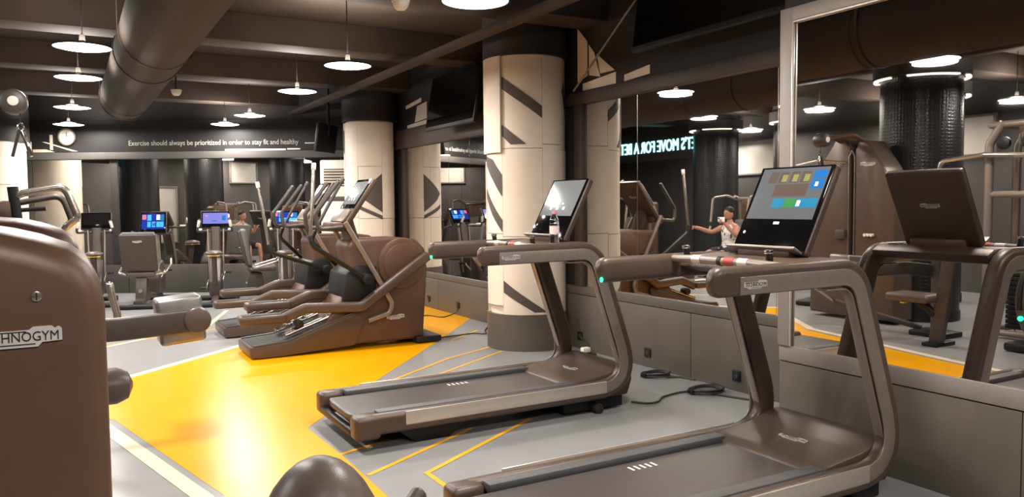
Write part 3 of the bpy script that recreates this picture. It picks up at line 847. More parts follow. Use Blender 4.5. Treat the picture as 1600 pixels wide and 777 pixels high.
# ------------------------------------------------------------------ elliptical trainers
def elliptical(label, loc):
    t = thing('elliptical_trainer', label, 'elliptical trainer', loc, 0, 'elliptical trainers in a row')
    build('housing', MB().prism([(0.62, 0.05), (1.84, 0.05), (1.90, 0.80), (1.88, 1.02), (1.78, 1.13), (1.62, 1.155), (1.08, 1.15), (1.03, 1.08), (1.06, 0.72), (0.80, 0.36)], -0.265, 0.265, 'xz', 0.03, 3), 'brown_dark', t)
    build('drum', MB().cyl((1.60, -0.295, 0.875), (1.60, 0.295, 0.875), 0.275, 40, 0.035), 'brown_dark', t)
    build('drum_disc', MB().cyl((1.60, -0.307, 0.875), (1.60, 0.307, 0.875), 0.215, 36, 0.012), 'brown_dark', t)
    # ramp with a tray and guide rails
    build('ramp', MB().prism([(0.02, 0.01), (0.0, 0.05), (0.0, 0.125), (0.36, 0.150), (1.16, 0.42), (1.20, 0.38), (1.05, 0.05), (0.3, 0.01)], -0.30, 0.30, 'xz', 0.012), 'brown', t)
    build('tray', MB().prism([(0.03, 0.126), (0.37, 0.152), (1.12, 0.408), (1.12, 0.414), (0.36, 0.158), (0.03, 0.132)], -0.26, 0.26, 'xz'), 'black_rubber', t)
    for y in (-0.29, 0.29):
        build('ramp_edge', MB().sweep(rpath([(0.03, y, 0.133), (0.36, y, 0.158), (1.14, y, 0.424)], 0.1), rrect(0.03, 0.018, 0.006, 2), (0, 1, 0)), 'grey_arm', t)
    for y in (-0.215, -0.13, 0.13, 0.215):
        build('guide_rail', MB().cyl((0.36, y, 0.205), (1.12, y, 0.465), 0.020, 12), 'chrome', t)
    for k, s in ((0.0, -1), (0.14, 1)):
        y = 0.19*s
        yo = 0.345*s
        P = rpath([(1.86, yo, 0.95), (1.12+k, yo, 0.455+k*0.5), (0.58+k, y, 0.46+k*0.6), (0.36+k, y, 0.375+k*0.6)], [0.10, 0.06], 6)
        a = build('pedal_arm', MB().sweep(P, rrect(0.085, 0.105, 0.028, 3), (0, 1, 0), rnd=0.03), 'brown', t)
        p = build('pedal', MB().box((0.14+k, y, 0.385+k*0.6), (0.45, 0.18, 0.085), bev=0.024, seg=3), 'brown', t)
        build('pedal_mat', MB().box((0.14+k, y, 0.429+k*0.6), (0.38, 0.13, 0.008), bev=0.003), 'black_rubber', p)
        build('roller', MB().cyl((0.50+k, y-0.06, 0.31+k*0.6), (0.50+k, y+0.06, 0.31+k*0.6), 0.045, 16, 0.008), 'black_plastic', a)
        # stay beside the housing
        P = rpath([(0.99, 0.27*s, 1.33), (1.47, 0.305*s, 0.46), (1.44, 0.305*s, 0.36), (1.20, 0.305*s, 0.295)], [0.08, 0.08], 6)
        build('stay', MB().sweep(P, rrect(0.045, 0.05, 0.018, 3), (0, 1, 0)), 'brushed', t)
        # moving lever with a bright grip
        if s < 0:
            P = rpath([(1.18, 0.37*s, 0.74), (0.62, 0.36*s, 1.10), (0.60, 0.35*s, 1.20)], [0.10], 5)
            G = [(0.60, 0.35*s, 1.18), (0.63, 0.34*s, 1.50), (0.66, 0.32*s, 1.88)]
        else:
            P = rpath([(1.18, 0.37*s, 0.74), (0.80, 0.36*s, 1.12), (0.84, 0.35*s, 1.22)], [0.10], 5)
            G = [(0.83, 0.35*s, 1.20), (0.98, 0.34*s, 1.48), (1.14, 0.32*s, 1.76)]
        lv = build('swing_lever', MB().tube(P, 0.024, 10, rnd=0.015), 'black_plastic', t)
        build('grip', MB().tube(G, 0.018, 10, rnd=0.02), 'silver' if s < 0 else 'grey_arm', lv)
        g1 = Vector(G[2]); gd = (g1 - Vector(G[1])).normalized()
        build('grip_cap', MB().cyl(g1 - gd*0.02, g1 + gd*0.05, 0.023, 12, 0.006), 'white_plastic' if s < 0 else 'grey_arm', lv)
        P = rpath([(1.00, 0.24*s, 1.28), (0.72, 0.22*s, 1.26), (0.70, 0.20*s, 1.42), (0.94, 0.20*s, 1.74)], [0.06, 0.05], 5)
        build('fixed_handle', MB().tube(P, 0.022, 10, rnd=0.02), 'grey_arm', t)
        build('pivot', MB().cyl((1.18, 0.20*s, 0.74), (1.18, 0.41*s, 0.74), 0.055, 20, 0.01), 'black_plastic', t)
    build('pivot_block', MB().prism([(0.92, 0.42), (1.30, 0.52), (1.32, 0.86), (1.10, 0.88), (0.98, 0.80)], -0.285, 0.285, 'xz', 0.015), 'black_plastic', t)
    build('mast', MB().sweep([(1.16, 0, 1.05), (1.06, 0, 1.40)], rrect(0.22, 0.12, 0.04), (0, 1, 0)), 'brown', t)
    u = Vector((0.34, 0, 0.50)).normalized()
    MC = frame((1.15, 0, 1.55), (0, -1, 0), u)
    c = build('console', MB().box((0, 0, -0.03), (0.48, 0.58, 0.06), bev=0.018, seg=3), 'brown', t)
    c.matrix_local = MC
    build('console_glass', MB().box((0, 0.09, 0.003), (0.455, 0.37, 0.007), bev=0.002), 'glass_black', c)
    display(c, Matrix.Translation((0, 0.10, 0.008)), 0.41, 0.29, 'pale')
    build('console_shelf', MB().box((0, -0.20, 0.015), (0.42, 0.15, 0.03), bev=0.008), 'brushed', c)
    badge(c, (0, 0.07, -0.061), (-1, 0, 0), (0, 1, 0), 0.14)
    build('console_base', MB().box((0.98, 0, 1.28), (0.20, 0.42, 0.10), bev=0.03), 'brown_dark', t)
    badge(t, (1.52, -0.2665, 0.31), (1, 0, 0), (0, 0, 1), 0.20)
    badge(t, (1.895, 0.0, 0.70), (0, 1, 0), (0.06, 0, 1), 0.20)
    for x in (1.82,):
        build('foot', MB().box((x+0.06, 0, 0.045), (0.30, 0.66, 0.07), bev=0.018), 'black_plastic', t)
    build('rear_foot', MB().box((0.20, 0, 0.012), (0.1, 0.5, 0.024), bev=0.006), 'black_rubber', t)
    return t
E1 = elliptical('nearest elliptical trainer on the yellow floor beside the middle treadmill', (1.50, 8.12, 0))
E2 = copy_tree(E1, (1.50, 9.58, 0), 0, 'second elliptical trainer, behind the nearest one')
for ch in E2.children:                      # its near lever is swung further back
    if ch.name.startswith('swing_lever'):
        pv = Matrix.Translation((1.18, 0, 0.74))
        ch.matrix_local = pv @ Matrix.Rotation(R(-13), 4, 'Y') @ pv.inverted()
        break

# ------------------------------------------------------------------ bikes along the far wall
def grips(t, pts, m='white_plastic'):
    for p in pts:
        build('hand_grip', MB().tube(p, 0.022, 10, rnd=0.015), m, t)
def console_on(t, loc, tilt, style, w=0.40, h=0.30):
    u = Vector((math.sin(R(tilt)), 0, math.cos(R(tilt))))
    MC = frame(loc, (0, -1, 0), u)
    c = build('console', MB().box((0, 0, -0.025), (w, h, 0.05), bev=0.016, seg=3), 'bike_brown', t)
    c.matrix_local = MC
    build('console_glass', MB().box((0, 0, 0.003), (w-0.02, h-0.02, 0.007), bev=0.002), 'glass_black', c)
    display(c, Matrix.Translation((0, 0.02, 0.008)), w-0.06, h-0.11, style)
    badge(c, (0, 0.0, -0.051), (-1, 0, 0), (0, 1, 0), 0.12, False)
    return c
def pedals(t, c, r=0.17, y=0.13):
    for s, a in ((-1, R(40)), (1, R(220))):
        e = (c[0]+r*math.cos(a), y*s, c[2]+r*math.sin(a))
        k = build('crank', MB().sweep([(c[0], y*s*0.8, c[2]), (e[0], y*s, e[2])], rrect(0.02, 0.035, 0.008), (0, 1, 0), rnd=0.01), 'silver', t)
        build('pedal', MB().box((e[0], (y+0.06)*s, e[2]), (0.10, 0.09, 0.03), bev=0.008), 'black_plastic', k)
def upright_bike(label, loc, rotz, style):
    t = thing('exercise_bike', label, 'exercise bike', loc, rotz, 'bikes along the far wall')
    for x in (-0.5, 0.48):
        build('base_bar', MB().cyl((x, -0.27, 0.04), (x, 0.27, 0.04), 0.04, 14, 0.01), 'black_plastic', t)
    build('spine', MB().sweep(rpath([(-0.5, 0, 0.07), (-0.1, 0, 0.12), (0.48, 0, 0.07)], 0.2), rrect(0.10, 0.06, 0.02), (0, 1, 0)), 'bike_brown', t)
    build('housing', MB().prism([(-0.16, 0.12), (0.32, 0.12), (0.40, 0.40), (0.34, 0.66), (0.20, 0.70), (-0.02, 0.52), (-0.18, 0.36)], -0.09, 0.09, 'xz', 0.03, 3), 'bike_brown', t)
    for s in (-1, 1): build('crank_disc', MB().cyl((0.06, 0.085*s, 0.36), (0.06, 0.10*s, 0.36), 0.10, 24, 0.005), 'grey_arm', t)
    pedals(t, (0.06, 0, 0.36))
    build('seat_post', MB().sweep([(-0.14, 0, 0.30), (-0.24, 0, 0.76)], rrect(0.07, 0.09, 0.02), (0, 1, 0)), 'bike_brown', t)
    s_ = build('saddle', MB().sphere((-0.25, 0, 0.80), (0.15, 0.13, 0.045), 18, 8), 'pad', t)
    build('saddle_base', MB().box((-0.25, 0, 0.765), (0.22, 0.18, 0.02), bev=0.008), 'yellow_tab', s_)
    build('mast', MB().sweep([(0.30, 0, 0.55), (0.42, 0, 1.18)], rrect(0.15, 0.10, 0.035), (0, 1, 0)), 'bike_brown', t)
    for s in (-1, 1):
        build('mast_rail', MB().sweep([(0.26, 0.10*s, 0.3), (0.37, 0.12*s, 1.15)], rrect(0.025, 0.05, 0.01), (0, 1, 0)), 'brushed', t)
    build('handlebar', MB().tube(rpath([(0.10, -0.22, 1.30), (0.16, -0.26, 1.12), (0.40, -0.12, 1.12), (0.40, 0.12, 1.12), (0.16, 0.26, 1.12), (0.10, 0.22, 1.30)], 0.06), 0.02, 10, rnd=0.015), 'grey_arm', t)
    grips(t, [[(0.17, -0.25, 1.145), (0.24, -0.21, 1.145)], [(0.17, 0.25, 1.145), (0.24, 0.21, 1.145)], [(0.10, -0.222, 1.29), (0.13, -0.24, 1.20)], [(0.10, 0.222, 1.29), (0.13, 0.24, 1.20)]])
    console_on(t, (0.45, 0, 1.30), 26, style, 0.44, 0.30)
    return t
def recumbent(label, loc, rotz, style):
    t = thing('recumbent_bike', label, 'exercise bike', loc, rotz, 'bikes along the far wall')
    for x in (-0.62, 0.62):
        build('base_bar', MB().cyl((x, -0.28, 0.04), (x, 0.28, 0.04), 0.04, 14, 0.01), 'black_plastic', t)
    build('spine', MB().sweep(rpath([(-0.62, 0, 0.08), (-0.1, 0, 0.16), (0.62, 0, 0.08)], 0.3), rrect(0.14, 0.09, 0.03), (0, 1, 0)), 'bike_brown', t)
    build('pillar', MB().prism([(-0.48, 0.10), (-0.18, 0.10), (-0.22, 0.42), (-0.40, 0.46)], -0.08, 0.08, 'xz', 0.02), 'bike_brown', t)
    build('pillar_badge', MB().cyl((-0.46, 0, 0.26), (-0.472, 0, 0.26), 0.03, 16), 'silver', t)
    build('seat', MB().box((-0.22, 0, 0.50), (0.44, 0.42, 0.09), bev=0.035, seg=3), 'pad', t)
    b = build('backrest', MB().prism([(-0.44, 0.56), (-0.36, 0.54), (-0.46, 1.14), (-0.56, 1.14)], -0.24, 0.24, 'xz', 0.035, 3), 'pad_grey', t)
    build('back_shell', MB().prism([(-0.47, 0.56), (-0.42, 0.54), (-0.535, 1.12), (-0.585, 1.10)], -0.25, 0.25, 'xz', 0.02, 3), 'bike_brown', b)
    badge(b, (-0.565, 0.0, 1.0), (0, -1, 0), (-0.19, 0, 1), 0.13, False)
    for s in (-1, 1):
        build('side_handle', MB().tube(rpath([(-0.40, 0.20*s, 0.50), (-0.34, 0.33*s, 0.52), (0.02, 0.34*s, 0.62), (0.06, 0.33*s, 0.70)], 0.06), 0.018, 10, rnd=0.015), 'silver', t)
    build('housing', MB().prism([(0.22, 0.12), (0.70, 0.12), (0.74, 0.46), (0.60, 0.66), (0.40, 0.62), (0.24, 0.40)], -0.10, 0.10, 'xz', 0.03, 3), 'bike_brown', t)
    pedals(t, (0.40, 0, 0.38))
    build('mast', MB().sweep([(0.56, 0, 0.56), (0.46, 0, 1.10)], rrect(0.15, 0.10, 0.035), (0, 1, 0)), 'brushed', t)
    build('handlebar', MB().tube(rpath([(0.28, -0.28, 1.12), (0.44, -0.24, 1.08), (0.44, 0.24, 1.08), (0.28, 0.28, 1.12)], 0.05), 0.018, 10, rnd=0.015), 'grey_arm', t)
    console_on(t, (0.44, 0, 1.26), 14, style, 0.40, 0.36)
    return t
F = R(60.4)
upright_bike('exercise bike with a dark screen at the left end of the far row', (0.36, 13.75, 0), R(84), 'dark')
recumbent('recumbent bike with bright blue screen, its brown seat shell toward the camera', (1.06, 13.30, 0), R(72), 'bright')
upright_bike('exercise bike with violet screen and saddle beside the recumbent bike', (1.98, 12.84, 0), R(78), 'violet')
recumbent('recumbent bike turned sideways with its grey backrest in profile', (2.96, 13.08, 0), R(-12), 'dark')
upright_bike('exercise bike with a pale blue screen half hidden by the elliptical trainers', (2.92, 12.25, 0), R(75), 'bright')

# ------------------------------------------------------------------ strength machines
def shroud(t, x0, x1, y0, y1, h, bev=0.1, m='brown_dark'):
    return build('shroud', MB().box(((x0+x1)/2, (y0+y1)/2, h/2+0.02), (x1-x0, y1-y0, h-0.04), bev=bev, seg=7), m, t)
# the machine at the left edge
t = thing('strength_machine', 'strength machine with large brown shroud and badge at the left edge, nearest', 'strength machine', (-0.25, 1.92, 0), group='strength machines')
ARCH = [(0.31, 0.05), (0.31, 1.305), (0.303, 1.355), (0.284, 1.394), (0.25, 1.422), (0.198, 1.443), (0.15, 1.457), (0.113, 1.465), (0.0, 1.475)]
ARCH = ARCH + [(-x, z) for x, z in ARCH[-2::-1]]
build('shroud', MB().prism(ARCH, -0.21, 0.21, 'xz', 0.055, 5, bev_all=False), 'brown_dark', t)
badge(t, (0.163, -0.2115, 1.262), (1, 0, 0), (0, 0.0, 1), 0.142)
sw = build('lock_screw', MB().cyl((0.195, -0.208, 1.336), (0.195, -0.2135, 1.336), 0.0095, 18, 0.001), 'silver', t)
build('screw_slot', MB().box((0.195, -0.2138, 1.336), (0.0025, 0.001, 0.015)), 'letter_black', sw)
build('foot', MB().box((0, 0, 0.03), (0.7, 0.5, 0.06), bev=0.015), 'black_plastic', t)
build('beam', MB().sweep(rpath([(0.1, 0.05, 0.10), (0.82, 0.06, 0.10)], 0), rrect(0.10, 0.08, 0.02), (0, 1, 0)), 'grey_arm', t)
build('seat_post', MB().sweep([(0.80, 0.08, 0.10), (0.83, 0.08, 0.42)], rrect(0.09, 0.09, 0.02), (0, 1, 0)), 'grey_arm', t)
b = build('back_pad', MB().sphere((0.80, 0.08, 0.50), (0.185, 0.20, 0.345), 28, 18), 'pad', t)
build('pad_face', MB().sphere((0.855, -0.06, 0.47), (0.135, 0.12, 0.27), 24, 14), 'pad', b)
lv = build('lever', MB().tube([(0.92, -0.02, 0.58), (1.0, 0.02, 0.655), (1.07, 0.06, 0.70)], 0.024, 14, rnd=0.012), 'grey_arm', t)
# second machine
t = thing('strength_machine', 'second strength machine shroud behind the one at the left edge', 'strength machine', (-0.27, 3.4, 0), group='strength machines')
build('shroud', MB().prism(ARCH, -0.21, 0.21, 'xz', 0.055, 5, bev_all=False), 'brown_dark', t)
build('foot', MB().box((0, 0, 0.03), (0.7, 0.5, 0.06), bev=0.015), 'black_plastic', t)
badge(t, (0.1, -0.2115, 1.1), (1, 0, 0), (0, 0, 1), 0.185)
build('roller_arm', MB().cyl((-0.1, -0.45, 0.88), (0.34, -0.45, 0.885), 0.02, 12), 'silver', t)
build('roller_pad', MB().cyl((0.20, -0.46, 0.90), (0.445, -0.44, 0.895), 0.062, 22, 0.05), 'pad', t)
build('roller_bracket', MB().sweep([(0.0, -0.12, 0.80), (0.0, -0.46, 0.88)], rrect(0.05, 0.04, 0.01), (1, 0, 0)), 'grey_arm', t)
# third machine with the long lever, seat and handlebars
t = thing('strength_machine', 'strength machine with long grey lever arm, end pad and bright handlebars at the left', 'strength machine', (-0.7, 5.2, 0), group='strength machines')
build('frame_post', MB().sweep(rpath([(0.08, -0.05, 0.04), (0.08, -0.05, 1.25), (0.10, -0.16, 1.40)], 0.1), rrect(0.09, 0.07, 0.02), (0, 1, 0)), 'grey_arm', t)
build('foot', MB().box((0.08, -0.05, 0.03), (0.34, 0.42, 0.06), bev=0.015), 'black_plastic', t)
P = rpath([(0.1, 0, 0.72), (0.55, 0, 0.775), (0.95, 0, 0.775), (1.38, 0, 0.795)], 0.3)
a = build('lever_arm', MB().sweep(P, rrect(0.05, 0.14, 0.016, 3), (0, 1, 0)), 'grey_arm', t)
build('arm_cap', MB().cyl((1.385, -0.045, 0.797), (1.385, 0.06, 0.797), 0.080, 24, 0.016), 'pad', a)
p = build('end_pad', MB().box((1.30, 0.17, 0.79), (0.27, 0.24, 0.29), rot=(0, R(-5), 0), bev=0.022, seg=3), 'stainless', a)
b = build('handlebar', MB().tube(rpath([(0.45, -0.2, 1.565), (0.50, -0.2, 1.585), (0.695, -0.2, 1.625), (0.755, -0.2, 1.45), (0.70, -0.2, 1.405), (0.62, -0.12, 1.30)], [0.01, 0.06, 0.04, 0.03], 6), 0.020, 12, rnd=0.015), 'silver', t)
build('handlebar', MB().tube(rpath([(0.48, -0.12, 1.535), (0.68, -0.12, 1.575), (0.725, -0.12, 1.43), (0.62, -0.05, 1.32)], [0.06, 0.04], 6), 0.017, 12, rnd=0.015), 'grey_arm', t)
build('bar_bracket', MB().sweep([(0.47, -0.16, 1.36), (0.45, -0.16, 1.62)], rrect(0.12, 0.05, 0.015), (0, 1, 0)), 'black_plastic', t)
build('bar_beam', MB().sweep([(0.08, -0.16, 1.37), (0.60, -0.14, 1.40)], rrect(0.06, 0.06, 0.015), (0, 1, 0)), 'grey_arm', t)
build('counterweight', MB().cyl((0.42, -0.22, 1.49), (0.40, -0.10, 1.49), 0.055, 22, 0.01), 'brown', t)
build('counterweight_arm', MB().cyl((0.42, -0.15, 1.49), (0.60, -0.15, 1.50), 0.012, 8), 'black_plastic', t)
build('seat_post', MB().sweep([(0.64, -0.41, 0.02), (0.68, -0.58, 1.0)], rrect(0.08, 0.14, 0.02), (1, 0, 0)), 'grey_arm', t)
build('seat_arm', MB().sweep(rpath([(0.65, -0.44, 0.28), (0.69, -0.33, 0.40), (0.69, -0.25, 0.44)], 0.05), rrect(0.06, 0.07, 0.015), (1, 0, 0)), 'black_plastic', t)
build('seat_foot', MB().box((0.60, -0.41, 0.02), (0.34, 0.16, 0.04), bev=0.01), 'black_plastic', t)
s_ = build('seat', MB().box((0.69, -0.20, 0.49), (0.34, 0.48, 0.085), bev=0.035, seg=4), 'pad', t)
build('seat_pin', MB().box((0.80, -0.15, 0.435), (0.06, 0.05, 0.02), bev=0.006), 'yellow_tab', s_)
build('foot_lever', MB().tube(rpath([(0.40, 1.0, 0.30), (0.99, 1.0, 0.62), (0.985, 1.0, 0.75), (0.96, 1.0, 0.86), (0.945, 1.0, 0.96)], 0.05), 0.026, 12, rnd=0.02), 'silver', t)
build('foot_lever_base', MB().sweep([(0.1, 0.1, 0.07), (0.42, 1.0, 0.30)], rrect(0.06, 0.06, 0.015), None), 'grey_arm', t)
build('seat_beam', MB().sweep([(0.1, -0.1, 0.09), (0.62, -0.38, 0.09)], rrect(0.07, 0.07, 0.015), None), 'grey_arm', t)
# tall cable machine (stands just out of the picture; only its pulley arm reaches in)
t = thing('cable_machine', 'tall brown cable machine with slotted shroud, reflected in the framed mirror', 'cable machine', (-1.0, 6.7, 0), group='strength machines')
for s, y0, y1 in ((-1, -0.9, -0.335), (1, -0.265, 0.32)):
    if s < 0: pts = [(y0, 0.05), (y1, 0.05), (y1, 2.12), (y1-0.05, 2.22), (y1-0.16, 2.24), (y0+0.16, 1.9), (y0+0.02, 1.55)]
    else: pts = [(y0, 0.05), (y1, 0.05), (y1-0.02, 1.55), (y1-0.12, 1.9), (y0+0.2, 2.3), (y0+0.05, 2.26), (y0, 2.12)]
    build('shroud', MB().prism(pts, -0.2, 0.16, 'yz', 0.025, 3), 'brown', t)
build('slot', MB().box((-0.05, -0.30, 1.1), (0.24, 0.07, 2.05)), 'black_plastic', t)
sl = build('slot_rim', MB().sweep([(0.165, -0.34, 0.3), (0.165, -0.34, 2.05), (0.165, -0.30, 2.12), (0.165, -0.26, 2.05), (0.165, -0.26, 0.3)], rrect(0.012, 0.012, 0.004, 2), (1, 0, 0)), 'silver', t)
build('pin_block', MB().box((0.18, -0.16, 1.08), (0.05, 0.14, 0.12), bev=0.012), 'grey_arm', t)
for k in range(3): build('pin', MB().cyl((0.17, -0.52-0.045*k, 1.08), (0.21, -0.52-0.045*k, 1.08), 0.018, 12), 'white_plastic', t)
badge(t, (0.162, -0.52, 1.95), (0, 1, 0), (0, 0, 1), 0.2)
for y in (-0.42, -0.12):
    build('pulley_arm', MB().tube(rpath([(0.0, y, 2.2), (0.3, y, 2.3), (0.72, -0.29, 2.24)], 0.1), 0.03, 12), 'brown_dark', t)
k = build('pulley', MB().cyl((0.71, -0.37, 2.235), (0.71, -0.21, 2.235), 0.085, 28, 0.025), 'grey_arm', t)
build('pulley_hub', MB().cyl((0.71, -0.38, 2.235), (0.71, -0.20, 2.235), 0.034, 18, 0.005), 'white_plastic', k)
build('cable_line', MB().cyl((0.745, -0.30, 2.16), (0.745, -0.30, 2.08), 0.004, 6), 'black_plastic', t)
build('snap_hook', MB().tube([(0.745+0.018*math.cos(a_), -0.30, 2.06+0.032*math.sin(a_)) for a_ in [2*pi*q/12 for q in range(12)]], 0.006, 8, closed=True), 'chrome', t)
build('strap', MB().sweep([(0.735, -0.30, 2.04), (0.70, -0.30, 1.90), (0.69, -0.30, 1.86)], rrect(0.03, 0.02, 0.006), (0, 1, 0)), 'black_rubber', t)
build('handle', MB().tube([(0.75, -0.30, 2.04), (0.775, -0.30, 1.96), (0.80, -0.30, 1.87)], 0.014, 10, rnd=0.01), 'chrome', t)
build('side_handle', MB().tube(rpath([(0.17, -0.22, 1.98), (0.30, 0.1, 2.02), (0.34, 0.45, 1.96), (0.40, 0.6, 1.99)], 0.1), 0.013, 10), 'silver', t)
# frame station seen at the right of the framed mirror
t = thing('cable_station', 'tubular cable station with weight stack reflected at the right edge of the framed mirror', 'cable station', (-1.35, 4.55, 0), group='strength machines')
for x in (-0.25, 0.30):
    for y in (-0.40, 0.30):
        build('upright', MB().tube(rpath([(x, y, 0.03), (x, y, 2.1), (x, y-0.14, 2.32)], 0.12), 0.045, 12), 'brushed', t)
for z in (0.06, 1.55, 2.30):
    build('crossbar', MB().cyl((-0.25, -0.45, z), (-0.25, 0.30, z), 0.035, 12), 'brushed', t)
    build('crossbar', MB().cyl((-0.25, 0.30, z), (0.30, 0.30, z), 0.035, 12), 'brushed', t)
    build('crossbar', MB().cyl((0.30, -0.45, z), (0.30, 0.30, z), 0.035, 12), 'brushed', t)
build('pull_bar', MB().tube(rpath([(0.30, -0.2, 1.95), (0.42, 0.3, 1.98), (0.44, 0.75, 1.93), (0.44, 0.78, 1.80)], 0.06), 0.026, 12, rnd=0.02), 'silver', t)
for k in range(12): build('weight_plate', MB().box((0.05, 0.0, 0.12+0.052*k), (0.22, 0.34, 0.046), bev=0.006), 'black_plastic', t)
for y in (-0.12, 0.12): build('guide_rod', MB().cyl((0.05, y, 0.05), (0.05, y, 2.2), 0.012, 10), 'chrome', t)
for y in (-0.1, 0.15): build('pulley', MB().cyl((0.28, y, 2.1), (0.33, y, 2.1), 0.07, 20, 0.01), 'black_plastic', t)
# round-bodied machine with a green light
t = thing('climber_machine', 'round brown machine body with a bright green light, reflected at the right edge', 'climber machine', (-0.62, 4.02, 0), group='strength machines')
build('body', MB().sphere((0, 0, 0.50), (0.30, 0.26, 0.46), 24, 14), 'brown', t)
build('foot', MB().box((0.05, 0, 0.05), (0.5, 0.5, 0.08), bev=0.02), 'black_plastic', t)
build('slot', MB().sweep([(0.20, 0.12, 0.80), (0.265, 0.12, 0.62), (0.275, 0.12, 0.42)], rrect(0.05, 0.03, 0.012), (0, 1, 0)), 'black_plastic', t)
build('status_light', MB().sphere((0.285, 0.10, 0.34), 0.025, 12, 8), 'led_green', t)
# towers seen only in the mirrors
def small_machine(label, loc, rotz):
    t = thing('strength_machine', label, 'strength machine', loc, rotz, 'strength machines')
    build('shroud', MB().box((-0.3, 0, 0.78), (0.36, 0.62, 1.5), bev=0.08, seg=5), 'brown_dark', t)
    badge(t, (-0.1195, 0, 1.15), (0, 1, 0), (0, 0, 1), 0.2, False)
    build('foot', MB().box((0.2, 0, 0.04), (1.3, 0.5, 0.06), bev=0.015), 'black_plastic', t)
    build('seat_post', MB().sweep([(0.35, 0, 0.05), (0.35, 0, 0.44)], rrect(0.1, 0.1, 0.02), (0, 1, 0)), 'grey_arm', t)
    build('seat', MB().box((0.40, 0, 0.485), (0.40, 0.40, 0.09), bev=0.035, seg=3), 'pad', t)
    build('backrest', MB().box((0.14, 0, 0.86), (0.09, 0.36, 0.62), rot=(0, R(-8), 0), bev=0.035, seg=3), 'pad_grey', t)
    for s in (-1, 1):
        P = rpath([(-0.05, 0.30*s, 1.55), (0.10, 0.42*s, 1.62), (0.42, 0.46*s, 1.58), (0.50, 0.44*s, 1.05), (0.55, 0.40*s, 0.98)], 0.08)
        h = build('press_arm', MB().tube(P, 0.024, 12, rnd=0.02), 'brushed', t)
        build('hand_grip', MB().tube([(0.50, 0.44*s, 1.12), (0.50, 0.44*s, 0.98)], 0.03, 12, rnd=0.015), 'black_rubber', h)
        P = rpath([(-0.2, 0.26*s, 0.1), (-0.14, 0.30*s, 1.55), (0.02, 0.30*s, 1.60)], 0.1)
        build('upright', MB().tube(P, 0.032, 12), 'brushed', t)
    build('crossbar', MB().cyl((-0.06, -0.30, 1.56), (-0.06, 0.30, 1.56), 0.03, 12), 'brushed', t)
    return t
small_machine('chest press machine with the seated person, reflected in the deep bay', (-1.95, 10.62, 0), 0)
small_machine('chest press machine beside the black column, reflected in the mirrors', (-2.3, 7.8, 0), R(-20))
small_machine('chest press machine reflected left of the seated person', (-2.5, 14.6, 0), R(-10))
small_machine('chest press machine reflected under the pale panel', (-3.6, 9.2, 0), R(10))

